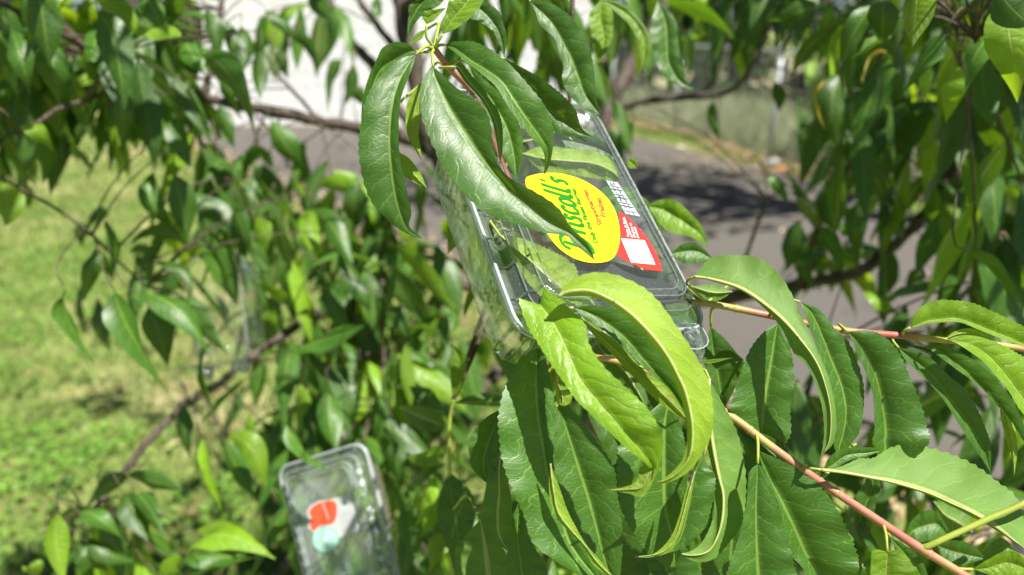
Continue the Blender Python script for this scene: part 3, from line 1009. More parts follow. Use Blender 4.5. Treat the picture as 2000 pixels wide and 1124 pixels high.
def mid_leaf(bx, by, mx, my, tx, ty, w, kind='m', d=None, face='u', tint=None):
    tx, ty = tx + (tx - mx) * .22, ty + (ty - my) * .22
    w = w * .86 if w > 20 else w
    L = math.hypot(mx - bx, my - by) + math.hypot(tx - mx, ty - my)
    if d is None: d = min(1.45, max(.62, 152 / max(L, 1)))
    r_ = rng
    k1, k2 = r_.uniform(-.015, .015), r_.uniform(-.03, .03)
    b, m, t = P(bx, by, d + k1), P(mx, my, d - .008), P(tx, ty, d + k2)
    wm = w * d / FPX
    Lm = L * d / FPX
    Wr = min(.038, max(.020, .27 * Lm))
    if wm >= Wr:
        Wr = wm; roll = r_.uniform(-.25, .25)
    else:
        roll = math.acos(max(.12, wm / Wr)) * r_.choice((-1, 1))
    tang = t - b
    view = (m - CAM).normalized()
    side = tang.cross(view).normalized()
    v, f, uv = leaf_mesh((b, m, t), side, Wr * 1.08, .30 if face == 'u' else -.30, roll, 12, 6, .8, r_.random() * 9)
    i = 6 * 7
    nrm = (v[i + 6] - v[i]).cross(v[i + 14 + 3] - v[i])
    tow = nrm.dot(CAM - v[i]) > 0
    if tow != (face == 'u'): f = [tuple(reversed(q)) for q in f]
    q, bi, dist = nearest(b, False)
    if dist < .30:
        twiglet(b, q, bi, tang)
    add_leaf(v, f, uv, b, MATS[kind], bi, 5e3 + L, tint if tint is not None else r_.random(), True)


TWG = {}


def twiglet(b, q, bi, tang, r=.0008):
    L = (q - b).length
    if L < .002: return
    m1 = b - tang.normalized() * min(.03, .3 * L)
    m2 = m1.lerp(q, .55) + Vector((0, 0, .10 * L))
    ks = catmull(np.array([[*b], [*m1], [*m2], [*q]]), 9)
    TWG.setdefault(bi, MB()).tube([Vector(a) for a in ks], list(np.linspace(r * .75, r * 1.6, len(ks))), 5)


def sprig(target, nleaf, seed, lenr=(.10, .15), youngp=.15, rows=8, cols=4, maxd=.75, keep=False, front=False):
    """a leafy twig end at `target`, grown from the nearest limb"""
    r_ = random.Random(seed)
    q, bi, dist = nearest(target, front)
    T = Vector(target)
    if dist > maxd:
        q = T + (q - T).normalized() * maxd * .6
    dirn = (T - q)
    if dirn.length < .02: dirn = Vector((r_.uniform(-1, 1), r_.uniform(-1, 1), -.3))
    dirn.normalize()
    E = T + dirn * r_.uniform(.05, .12) + Vector((r_.gauss(0, .02), r_.gauss(0, .02), -.05))
    ks = catmull(np.array([[*q], [*(q.lerp(T, .5) + Vector((0, 0, .06 * dist)))], [*T], [*E]]), 15)
    TWG.setdefault(bi, MB()).tube([Vector(a) for a in ks], list(np.linspace(.0020, .0007, len(ks))), 5)
    ph = r_.random() * 6.28
    for i in range(nleaf):
        s = 1 - .62 * (i / max(1, nleaf - 1)) ** 1.1
        j = min(14, int(s * 15))
        b = Vector(ks[j]).lerp(Vector(ks[j + 1]), s * 15 - j if s < 1 else 1)
        tg = (Vector(ks[j + 1]) - Vector(ks[j])).normalized()
        ph += 2.4
        o1 = tg.orthogonal().normalized(); o2 = tg.cross(o1)
        rad = o1 * math.cos(ph) + o2 * math.sin(ph)
        dr = (tg * r_.uniform(.1, .7) + rad * r_.uniform(.5, 1.0) + Vector((0, 0, -r_.uniform(.3, 1.3)))).normalized()
        L = r_.uniform(*lenr) * (.65 if i == 0 else 1)
        m = b + dr * L * .5
        t = m + (dr + Vector((0, 0, -r_.uniform(.3, 1.3)))).normalized() * L * .5
        side = dr.cross(Vector((0, 0, 1)) + rad * .3)
        if side.length < .05: side = dr.orthogonal()
        v, f, uv = leaf_mesh((b, m, t), side.normalized(), L * r_.uniform(.21, .27), -.30, r_.gauss(0, .5), rows, cols, .8, r_.random() * 9)
        # the upper side looks up and outwards
        n0 = (v[(rows // 2) * (cols + 1) + cols] - v[(rows // 2) * (cols + 1)]).cross(t - b)
        if n0.dot(Vector((0, 0, 1)) + rad * .4) < 0: f = [tuple(reversed(q_)) for q_ in f]
        px, py, z = project(m)
        vis = z > .2 and -60 < px < 2060 and -60 < py < 1184
        size = L * FPX / z if vis else -1
        add_leaf(v, f, uv, b, M_YOUNG_LIT if r_.random() < youngp else M_LEAF, bi, size, r_.random(), keep)

# ------------------------------------------------------------------ near leaves, one by one
m_, y_ = M_LEAF, M_YOUNG_LIT
dA = .378
hero('U', m_, dA, [(812, 107), (782, 115, 797, 128, 806, 132), (740, 150, 780, 160, 795, 160), (715, 190, 768, 200, 783, 196), (701, 255, 762, 255, 779, 250), (700, 310, 763, 310, 782, 311), (717, 381, 772, 380, 796, 375), (750, 424, 784, 425, 804, 415), (790, 455, 798, 450, 800, 442), (826, 467)], .45, (.012, -.01, .01), to=(848, 95, .405), tilt=.15)
hero('U', m_, dA + .02, [(812, 101), (797, 86, 800, 100, 806, 108), (770, 82, 775, 113, 785, 125), (747, 93, 750, 130, 762, 150), (736, 115, 735, 150, 748, 172), (722, 145, 725, 180, 738, 205), (711, 180, 715, 215, 726, 235), (706, 215, 709, 245, 716, 260), (705, 300)], .75, to=(848, 95, .405), tilt=-.3)
hero('U', m_, dA - .006, [(846, 131), (827, 150, 850, 150, 864, 145), (819, 190, 868, 190, 893, 172), (824, 235, 885, 222, 937, 202), (845, 288, 910, 260, 958, 235), (872, 340, 937, 300, 965, 290), (912, 388, 968, 338, 975, 325), (960, 424, 1005, 378, 1000, 350), (1010, 440, 1037, 406, 1050, 377), (1060, 455, 1075, 436, 1090, 405), (1105, 461, 1112, 456, 1117, 446), (1118, 474, 1128, 470, 1134, 461), (1140, 492, 1147, 488, 1151, 481), (1163, 511)], .5, (.02, 0, .0), to=(848, 95, .405), fold=.45, tilt=.1)
hero('U', m_, dA + .006, [(868, 88), (890, 81, 890, 95, 888, 103), (925, 81, 918, 118, 912, 123), (962, 98, 950, 138, 944, 148), (1000, 130, 980, 160, 970, 172), (1037, 170, 1003, 195, 990, 205), (1065, 207, 1028, 232, 1013, 238), (1081, 250, 1052, 265, 1038, 270), (1080, 290, 1068, 290, 1056, 288), (1074, 320, 1070, 315, 1064, 310), (1062, 344)], .75, (.02, -.01, .015), to=(848, 95, .405), tilt=.45, fold=.55)
hero('L', m_, dA + .022, [(886, 131), (900, 122, 897, 133, 893, 138), (923, 149, 913, 156, 906, 158), (945, 174, 936, 182, 928, 182), (966, 202, 955, 210, 946, 205), (980, 238, 970, 245, 962, 240), (982, 285, 976, 290, 971, 285), (977, 323)], .5, to=(876, 132, .425))
hero('U', m_, dA + .042, [(915, 125), (940, 150, 930, 160, 915, 165), (985, 190, 965, 205, 945, 210), (1010, 230, 990, 250, 965, 255), (1022, 285, 1003, 300, 980, 300), (1010, 352)], .95, to=(876, 132, .425))
hero('U', m_, dA + .05, [(985, 115), (1020, 132, 1015, 145, 1005, 150), (1060, 155, 1045, 182, 1030, 190), (1100, 186, 1072, 213, 1050, 220), (1125, 215, 1100, 236, 1078, 255), (1135, 248, 1128, 256, 1115, 267), (1159, 271)], .3, to=(930, 195, .455), tilt=-.3)
hero('U', m_, .46, [(1035, 3), (1047, 27, 1053, 20, 1068, 3), (1055, 50, 1075, 42, 1100, 20), (1082, 75, 1090, 65, 1120, 38), (1092, 105, 1103, 90, 1140, 68), (1100, 130, 1117, 117, 1152, 92), (1097, 155, 1130, 152, 1160, 130), (1107, 180, 1140, 180, 1164, 175), (1135, 210, 1155, 202, 1168, 205), (1173, 226)], .55, to=(1080, -120, .65))
hero('U', y_, dA + .02, [(865, 67), (860, 50, 875, 52, 890, 57), (870, 25, 890, 30, 920, 35), (877, 0, 908, 10, 941, 10), (890, -30, 925, -15, 950, -15), (950, -50)], .3, to=(848, 95, .405))
hero('U', y_, dA + .02, [(833, 48), (823, 30, 838, 36, 846, 42), (835, 20, 852, 26, 858, 30), (871, 16)], .35, to=(848, 95, .405))
hero('U', m_, .46, [(920, -5), (950, 5, 935, 15, 918, 35), (972, 20, 955, 35, 930, 40), (985, 50, 972, 60, 955, 55), (989, 75, 980, 85, 970, 75), (985, 113)], .2, to=(930, -60, .55))
hero('U', m_, .45, [(880, -30), (805, 5, 830, 0, 862, 8), (798, 30, 808, 30, 832, 25), (796, 50, 800, 50, 812, 45), (796, 78)], .35, to=(900, -100, .9))
hero('U', y_, .43, [(832, 58), (815, 65, 818, 72, 822, 78), (796, 87)], .4, to=(848, 95, .405))
hero('L', y_, .44, [(838, 140), (800, 190, 815, 195, 820, 200), (792, 225, 808, 230, 820, 230), (796, 265, 808, 270, 818, 265), (812, 295, 818, 300, 822, 292), (823, 314)], .5, to=(876, 132, .425))
hero('L', y_, .45, [(776, 296), (782, 335, 790, 325, 800, 310), (800, 352, 812, 345, 822, 340), (834, 368)], .4, to=(846, 140, .46))
hero('U', y_, .60, [(1180, -5), (1150, 30, 1172, 30, 1197, 25), (1156, 75, 1180, 75, 1197, 70), (1160, 105, 1172, 105, 1187, 95), (1163, 130)], .3, to=(1130, -60, .56))
hero('U', y_, .58, [(1165, -2), (1195, 18, 1205, 14, 1212, 5), (1225, 45, 1237, 38, 1247, 35), (1244, 75, 1257, 72, 1270, 70), (1250, 105, 1260, 105, 1270, 95), (1252, 125, 1257, 125, 1263, 115), (1248, 148)], .1, to=(1120, -60, .55))
hero('U', m_, .66, [(1285, 0), (1270, 50, 1300, 45, 1320, 40), (1272, 90, 1303, 90, 1325, 80), (1280, 120, 1305, 120, 1330, 115), (1295, 150, 1318, 145, 1338, 145), (1320, 165, 1332, 162, 1340, 158), (1357, 176)], .6, to=(1200, -80, .7))

# the cluster hanging in front of the lower end of the clamshell
dB = .343
hero('U', y_, dB - .012, [(1058, 640), (1024, 592, 1054, 606, 1078, 590), (1012, 586, 1055, 596, 1064, 563), (1030, 640, 1075, 622, 1117, 605), (1050, 672, 1090, 647, 1145, 635), (1075, 712, 1107, 682, 1152, 672), (1100, 747, 1130, 735, 1182, 717), (1125, 782, 1155, 770, 1230, 762), (1150, 807, 1180, 800, 1270, 802), (1212, 866, 1225, 850, 1292, 845), (1250, 897, 1252, 882, 1296, 868), (1270, 915, 1277, 912, 1286, 925)], .75, (.05, 0, .015), to=(1110, 690, .40), fold=.3)
hero('L', y_, dB + .004, [(1286, 905), (1280, 932, 1266, 930, 1252, 910), (1256, 970, 1252, 952, 1245, 935), (1225, 964, 1227, 956, 1230, 948), (1187, 958)], .25, to=None)
hero('L', y_, dB + .000, [(1090, 580), (1105, 556, 1108, 571, 1112, 580), (1145, 534, 1148, 568, 1150, 580), (1195, 534, 1188, 583, 1182, 590), (1250, 556, 1218, 602, 1210, 608), (1285, 585, 1245, 625, 1236, 630), (1325, 640, 1273, 655, 1264, 660), (1360, 695, 1300, 690, 1291, 695), (1383, 740, 1322, 730, 1312, 735), (1393, 787, 1340, 772, 1329, 776), (1393, 840, 1352, 835, 1341, 835), (1377, 878, 1347, 890, 1338, 885), (1345, 922, 1325, 922, 1319, 916), (1305, 943, 1300, 938, 1296, 935), (1278, 943)], .8, (.012, -.012, .01), to=None, fold=.5)
hero('U', m_, dB + .03, [(1120, 601), (1160, 597, 1150, 612, 1138, 620), (1212, 608, 1185, 632, 1165, 637), (1255, 640, 1225, 665, 1200, 663), (1290, 690, 1258, 705, 1235, 697), (1325, 750, 1295, 745, 1270, 730), (1350, 810, 1330, 790, 1310, 762), (1352, 840)], .55, to=(1110, 690, .40))
hero('L', y_, dB + .035, [(1135, 620), (1165, 638, 1160, 645, 1155, 650), (1220, 682, 1210, 692, 1195, 692), (1260, 725, 1250, 735, 1240, 740), (1305, 755, 1300, 775, 1290, 790), (1352, 830)], .1, to=None)
hero('U', m_, dB + .03, [(1050, 679), (1016, 703, 1048, 715, 1062, 690), (989, 746, 1048, 755, 1078, 748), (973, 800, 1052, 815, 1085, 810), (972, 850, 1060, 860, 1083, 865), (980, 905, 1068, 908, 1082, 910), (1000, 960, 1080, 965, 1096, 975), (1025, 1015, 1098, 1015, 1118, 1022), (1050, 1072, 1122, 1075, 1148, 1078), (1190, 1160)], .85, (.02, 0, 0), to=(1110, 690, .40), tilt=-.1)
hero('L', y_, dB + .02, [(1075, 906), (1072, 955, 1080, 950, 1092, 950), (1080, 1000, 1090, 1000, 1110, 1000), (1105, 1033, 1115, 1035, 1128, 1035), (1138, 1065, 1142, 1065, 1146, 1065), (1160, 1105, 1168, 1100, 1172, 1095), (1205, 1135)], .6, to=None)
hero('U', m_, dB + .045, [(1091, 790), (1082, 820, 1100, 818, 1122, 805), (1080, 865, 1115, 865, 1160, 852), (1082, 920, 1132, 920, 1200, 912), (1090, 980, 1150, 975, 1208, 970), (1115, 1040, 1165, 1030, 1217, 1040), (1150, 1100, 1180, 1090, 1214, 1110), (1205, 1165)], .6, to=(1110, 690, .40))
hero('U', m_, dB + .06, [(1310, 770), (1240, 830, 1300, 820, 1330, 830), (1207, 870, 1298, 865, 1340, 870), (1204, 930, 1298, 930, 1345, 920), (1214, 1003, 1300, 990, 1340, 980), (1245, 1055, 1310, 1035, 1335, 1030), (1262, 1080, 1315, 1065, 1325, 1060), (1320, 1120)], .7, to=(1220, 710, .41))
hero('U', m_, dB + .04, [(1375, 890), (1384, 915, 1362, 912, 1355, 920), (1397, 925, 1355, 930, 1348, 940), (1398, 955, 1345, 985, 1338, 985), (1390, 993, 1337, 1020, 1330, 1025), (1380, 1028, 1330, 1045, 1325, 1045), (1355, 1055, 1320, 1063, 1316, 1066), (1327, 1075, 1303, 1078, 1300, 1080), (1278, 1086, 1272, 1087, 1270, 1089), (1237, 1088)], .8, to=(1340, 760, .415), tilt=.2)
hero('L', y_, dB + .03, [(1357, 922), (1350, 960, 1346, 960, 1340, 960), (1338, 1010, 1333, 1010, 1326, 1010), (1325, 1050, 1318, 1053, 1308, 1052), (1300, 1082, 1290, 1080, 1275, 1083), (1238, 1089)], .6, to=None)
hero('L', m_, dB + .05, [(1385, 740), (1370, 800, 1385, 800, 1418, 799), (1375, 850, 1390, 860, 1443, 850), (1385, 890, 1402, 925, 1457, 920), (1395, 940, 1412, 968, 1457, 985), (1395, 985, 1410, 1013, 1447, 1030), (1390, 1020, 1400, 1050, 1425, 1060), (1370, 1060, 1382, 1078, 1395, 1092), (1345, 1078, 1350, 1085, 1360, 1098), (1322, 1080)], 1.0, to=(1340, 760, .415))
hero('U', m_, dB + .075, [(1395, 880), (1385, 940, 1405, 940, 1425, 930), (1375, 990, 1400, 1000, 1420, 990), (1365, 1030, 1385, 1040, 1405, 1030), (1375, 1085)], .4, to=(1340, 760, .415))
hero('U', m_, dB + .065, [(990, 795), (950, 815, 972, 820, 985, 840), (920, 850, 955, 860, 985, 880), (915, 890, 945, 895, 980, 915), (925, 920, 945, 925, 970, 935), (955, 948)], .55, to=(1110, 690, .40))
hero('L', m_, dB + .06, [(978, 880), (955, 910, 975, 920, 990, 930), (948, 955, 975, 965, 1000, 975), (942, 1000, 972, 1005, 1000, 1010), (955, 1045, 975, 1045, 1000, 1040), (995, 1080)], .5, to=(1110, 690, .40))
hero('U', m_, dB + .07, [(1015, 975), (995, 1030, 1010, 1040, 1035, 1050), (990, 1080, 1015, 1090, 1060, 1095), (990, 1124, 1020, 1130, 1070, 1130), (1030, 1200)], .6, to=(1110, 690, .40))
hero('L', m_, .46, [(938, 1015), (905, 1050, 945, 1050, 975, 1062), (888, 1070, 950, 1080, 990, 1085), (893, 1124, 955, 1124, 992, 1124), (960, 1190)], .5, to=(880, 1000, .62))
hero('U', m_, .60, [(878, 922), (860, 960, 880, 960, 920, 960), (853, 1000, 887, 1000, 930, 1000), (860, 1040, 895, 1045, 925, 1030), (875, 1075, 897, 1080, 915, 1060), (885, 1110, 895, 1105, 902, 1090), (895, 1135)], .3, to=(878, 905, .60))
hero('U', y_, .585, [(885, 785), (880, 745, 892, 745, 902, 750), (880, 700, 897, 700, 912, 700), (882, 672)], .2, to=None, tilt=.4)
hero('L', m_, .60, [(885, 788), (920, 772, 925, 785, 930, 792), (960, 768, 965, 785, 970, 795), (1000, 790)], .4, to=None)
hero('U', m_, dB + .09, [(1130, 770), (1175, 800, 1185, 830, 1165, 850), (1215, 850, 1220, 890, 1190, 900), (1225, 930, 1225, 960, 1205, 970), (1230, 1030)], .15, to=(1110, 690, .40))
hero('U', m_, dB + .10, [(1180, 700), (1230, 715, 1225, 735, 1205, 750), (1280, 745, 1265, 780, 1235, 795), (1310, 800, 1290, 830, 1260, 835), (1315, 880)], .2, to=(1110, 690, .40))
hero('L', m_, dB + .09, [(1150, 648), (1190, 672, 1180, 690, 1165, 700), (1235, 705, 1220, 725, 1195, 740), (1262, 745, 1245, 765, 1225, 775), (1265, 800)], .6, to=(1110, 690, .40))
hero('L', y_, dB + .07, [(1075, 690), (1100, 720, 1085, 735, 1070, 740), (1118, 765, 1098, 775, 1078, 780), (1110, 790, 1095, 793, 1085, 792), (1080, 795)], .3, to=(1110, 690, .40))
hero('U', m_, dB + .11, [(1230, 1010), (1250, 1060, 1280, 1060, 1320, 1050), (1262, 1100, 1300, 1110, 1360, 1100), (1285, 1140, 1320, 1150, 1370, 1140), (1340, 1200)], .3, to=(1340, 760, .415))
hero('U', m_, dB + .12, [(1420, 900), (1400, 960, 1430, 970, 1460, 960), (1380, 1040, 1430, 1050, 1470, 1040), (1370, 1124, 1425, 1124, 1470, 1124), (1420, 1230)], .3, to=(1430, 815, .41))
hero('U', m_, dB + .13, [(1060, 900), (1100, 980, 1150, 980, 1220, 950), (1110, 1050, 1180, 1060, 1260, 1040), (1140, 1124, 1200, 1130, 1270, 1124), (1240, 1220)], .1, to=(1110, 690, .40))

# the shoots at the right
dC = .385
hero('L', m_, dC, [(1356, 541), (1387, 504, 1390, 546, 1395, 551), (1440, 497, 1445, 563, 1448, 569), (1490, 507, 1490, 592, 1490, 600), (1535, 553, 1530, 626, 1525, 640), (1565, 615, 1562, 662, 1550, 690), (1595, 680, 1590, 700, 1572, 712), (1618, 735, 1608, 740, 1590, 745), (1632, 800, 1622, 800, 1606, 800), (1630, 860, 1620, 860, 1609, 855), (1603, 892)], .9, (.03, -.01, 0), to=(1380, 593, .43), fold=.45)
hero('U', m_, dC + .03, [(1520, 632), (1490, 650, 1515, 650, 1537, 650), (1460, 690, 1508, 697, 1548, 697), (1432, 770, 1498, 755, 1553, 745), (1425, 800, 1492, 800, 1545, 790), (1428, 830, 1488, 840, 1545, 850), (1445, 870, 1487, 870, 1520, 885), (1490, 920)], .75, to=(1510, 619, .425))
hero('U', m_, dC + .025, [(1563, 590), (1570, 610, 1585, 612, 1600, 605), (1590, 665, 1605, 655, 1630, 640), (1605, 710, 1622, 700, 1660, 670), (1620, 755, 1642, 750, 1685, 737), (1630, 800, 1652, 800, 1688, 787), (1634, 842, 1647, 845, 1680, 842), (1628, 870, 1640, 870, 1665, 865), (1640, 897)], .9, to=(1500, 616, .425), tilt=-.1)
hero('U', m_, dC + .02, [(1655, 648), (1665, 665, 1672, 665, 1695, 645), (1675, 695, 1690, 690, 1725, 655), (1690, 727, 1705, 720, 1755, 685), (1703, 765, 1717, 762, 1775, 727), (1707, 805, 1725, 805, 1800, 787), (1707, 845, 1729, 845, 1813, 835), (1705, 870, 1728, 870, 1813, 870), (1740, 940)], .7, to=(1650, 646, .425), bulge=.14)
hero('U', m_, dC + .04, [(1755, 680), (1765, 700, 1772, 694, 1790, 685), (1790, 725, 1800, 715, 1825, 705), (1820, 755, 1830, 745, 1855, 735), (1845, 785, 1855, 780, 1885, 760), (1870, 825, 1882, 815, 1910, 800), (1885, 850, 1900, 840, 1925, 835), (1910, 885, 1922, 880, 1935, 870), (1935, 925)], .75, to=(1740, 654, .43))
hero('L', m_, dC + .005, [(1605, 918), (1640, 912, 1640, 922, 1642, 924), (1678, 895, 1675, 928, 1677, 931), (1705, 894, 1700, 933, 1702, 936), (1740, 873, 1735, 940, 1737, 944), (1785, 867, 1772, 950, 1774, 954), (1850, 883, 1815, 964, 1816, 969), (1905, 907, 1860, 984, 1860, 990), (1950, 940, 1900, 1003, 1898, 1010), (1990, 978, 1945, 1030, 1942, 1034), (2012, 1080)], 1.0, to=(1562, 912, .402), fold=.5)
hero('U', m_, dC + .015, [(1608, 918), (1620, 893, 1625, 910, 1630, 917), (1650, 875, 1655, 890, 1660, 900), (1700, 874, 1695, 885, 1690, 893), (1724, 880)], .9, to=None)
hero('U', y_, .42, [(1778, 640), (1785, 615, 1790, 636, 1793, 638), (1805, 595, 1812, 628, 1816, 632), (1830, 586, 1838, 625, 1842, 630), (1862, 586, 1868, 622, 1874, 630), (1900, 591, 1900, 632, 1905, 642), (1935, 606, 1935, 646, 1940, 656), (1975, 625, 1970, 660, 1975, 669), (2010, 645, 2005, 676, 2010, 682), (2040, 690)], .35, to=(1762, 656, .428), tilt=.3, fold=.5)
hero('U', y_, .41, [(1850, 663), (1880, 655, 1878, 668, 1870, 672), (1910, 657, 1900, 675, 1890, 685), (1945, 668, 1930, 695, 1918, 705), (1980, 685, 1955, 722, 1945, 735), (2010, 705, 1980, 755, 1970, 765), (2030, 740, 2005, 790, 1995, 805), (2050, 860)], .6, to=(1840, 664, .43), tilt=.3)
hero('L', y_, .42, [(1845, 662), (1870, 645, 1875, 652, 1880, 656), (1905, 643, 1905, 652, 1907, 658), (1940, 664)], .5, to=None)
hero('U', m_, .43, [(1805, 675), (1845, 675, 1830, 683, 1822, 688), (1880, 690, 1860, 705, 1845, 705), (1915, 712, 1890, 730, 1872, 725), (1950, 745, 1920, 760, 1900, 745), (1980, 785, 1950, 795, 1925, 765), (2000, 830, 1980, 835, 1948, 790), (2012, 880)], .55, to=(1780, 658, .428))
hero('L', y_, .42, [(1953, 795), (1955, 820, 1965, 815, 1980, 830), (1965, 860, 1975, 860, 1987, 862), (1975, 895, 1980, 895, 1986, 895), (1981, 930)], .4, to=None)
hero('U', m_, dC, [(1480, 906), (1463, 925, 1479, 930, 1497, 925), (1457, 985, 1476, 990, 1520, 985), (1445, 1040, 1477, 1050, 1540, 1055), (1425, 1100, 1480, 1110, 1555, 1110), (1420, 1150, 1482, 1150, 1560, 1150), (1490, 1260)], .75, to=(1478, 850, .405))
hero('U', m_, dC + .02, [(1480, 880), (1495, 935, 1505, 940, 1540, 905), (1508, 960, 1518, 965, 1590, 935), (1520, 985, 1535, 1000, 1630, 985), (1527, 1030, 1552, 1035, 1660, 1040), (1545, 1085, 1572, 1080, 1680, 1090), (1570, 1115, 1592, 1115, 1692, 1130), (1640, 1230)], .8, to=None)
hero('U', m_, dC + .025, [(1440, 838), (1500, 850, 1490, 868, 1480, 885), (1540, 880, 1530, 893, 1512, 905), (1575, 917)], .7, to=None)
hero('U', y_, dC - .005, [(1733, 1078), (1705, 1075, 1733, 1090, 1760, 1075), (1700, 1110, 1731, 1115, 1785, 1105), (1703, 1150, 1733, 1150, 1800, 1140), (1740, 1230)], .1, to=(1725, 1024, .394))
hero('U', m_, dC + .015, [(1740, 1050), (1775, 1070, 1770, 1085, 1755, 1095), (1800, 1095, 1790, 1110, 1770, 1120), (1815, 1130, 1800, 1140, 1780, 1140), (1830, 1180)], .7, to=(1725, 1024, .394))
hero('U', y_, dC, [(1900, 1112), (1925, 1095, 1930, 1110, 1935, 1124), (1965, 1076, 1965, 1100, 1968, 1130), (1995, 1085, 2000, 1110, 2000, 1140), (2050, 1130)], .2, to=(1862, 1110, .386))
hero('U', m_, dC + .03, [(1990, 1080), (1955, 1050, 1960, 1070, 1965, 1085), (1925, 1075, 1935, 1080, 1945, 1085), (1918, 1097)], .8, to=None)
hero('U', m_, .50, [(1855, 1050), (1830, 1000, 1832, 1025, 1835, 1055), (1800, 1000, 1800, 1030, 1800, 1060), (1775, 1025, 1780, 1040, 1785, 1065), (1768, 1062)], .8, to=None)
hero('L', m_, .52, [(1900, 1040), (1890, 1005, 1870, 1020, 1875, 1050), (1850, 985, 1845, 1005, 1855, 1040), (1822, 978)], .7, to=None)
hero('U', m_, dC + .05, [(1830, 1065), (1862, 1055, 1852, 1075, 1842, 1090), (1900, 1065, 1890, 1085, 1870, 1105), (1927, 1092)], .4, to=None)
hero('U', y_, .40, [(1945, 1015), (1965, 1005, 1965, 1020, 1965, 1035), (2000, 995, 2000, 1020, 2000, 1045), (2050, 1010)], .5, to=None)
hero('U', y_, .56, [(1262, 402), (1295, 389, 1295, 410, 1290, 440), (1325, 395, 1322, 425, 1310, 455), (1352, 420, 1345, 440, 1335, 460), (1372, 445, 1365, 455, 1358, 468), (1384, 482)], .4, to=(1160, 500, .45))
hero('U', m_, .53, [(1395, 508), (1365, 478, 1362, 492, 1360, 515), (1335, 476, 1335, 492, 1335, 515), (1308, 497)], .8, to=(1380, 593, .43))
hero('L', m_, .44, [(1352, 560), (1385, 555, 1385, 570, 1380, 588), (1410, 560, 1408, 572, 1405, 587), (1432, 570)], .9, to=(1380, 593, .43))
hero('U', m_, .45, [(1388, 638), (1372, 680, 1392, 680, 1415, 660), (1370, 700, 1395, 700, 1440, 690), (1385, 735, 1402, 735, 1455, 710), (1400, 770, 1408, 770, 1440, 750), (1415, 800)], .4, to=(1400, 597, .43))
hero('U', y_, dB + .03, [(1360, 707), (1390, 702, 1390, 707, 1390, 710), (1432, 699)], .1, to=None)
hero('U', y_, .50, [(1225, 310), (1243, 312, 1238, 322, 1228, 328), (1244, 330)], .4, to=None)
hero('U', m_, .50, [(1700, 905), (1690, 940, 1705, 950, 1720, 945), (1660, 985, 1690, 990, 1712, 980), (1650, 1030, 1680, 1030, 1705, 1020), (1690, 1075)], .2, to=(1600, 940, .40))
hero('U', m_, .50, [(1650, 1000), (1680, 1010, 1690, 1030, 1680, 1045), (1700, 1040, 1712, 1060, 1700, 1080), (1722, 1090)], .4, to=(1630, 962, .40))
# inside the clamshell; lime colour on the pale ones stands in for light through them
hero('L', y_, .393, [(975, 458), (1005, 462, 1000, 480, 992, 490), (1045, 475, 1030, 505, 1015, 530), (1090, 495, 1062, 535, 1040, 565), (1122, 515, 1090, 558, 1065, 585), (1135, 555, 1115, 578, 1095, 595), (1152, 595)], 1.0, to=(1060, 480, .455))
hero('L', y_, .389, [(1085, 575), (1120, 566, 1120, 580, 1115, 592), (1150, 572, 1150, 585, 1145, 602), (1165, 605)], .9, to=None)
hero('L', y_, .466, [(1020, 300), (1060, 285, 1060, 310, 1060, 335), (1110, 290, 1110, 315, 1115, 342), (1160, 295, 1160, 320, 1165, 350), (1195, 315, 1195, 335, 1195, 355), (1212, 352)], 1.0, to=(985, 330, .465))
hero('U', m_, .485, [(1060, 270), (1100, 255, 1105, 275, 1110, 295), (1150, 262, 1150, 285, 1155, 305), (1190, 285, 1188, 300, 1185, 315), (1215, 318)], .5, to=(985, 330, .465))
hero('U', m_, .46, [(962, 470), (945, 500, 970, 510, 988, 500), (950, 560, 985, 560, 1008, 540), (965, 620, 995, 620, 1022, 590), (985, 670, 1010, 660, 1037, 640), (1047, 695)], .4, to=(1060, 480, .455))
hero('U', m_, .47, [(935, 420), (915, 450, 930, 455, 945, 450), (915, 510, 935, 510, 955, 500), (930, 570, 945, 570, 960, 550), (965, 620)], .2, to=(1000, 380, .465))
hero('U', m_, .455, [(1240, 470), (1230, 500, 1260, 520, 1290, 500), (1250, 540, 1285, 560, 1320, 535), (1300, 580, 1320, 585, 1340, 570), (1350, 600)], .1, to=(1270, 583, .435))

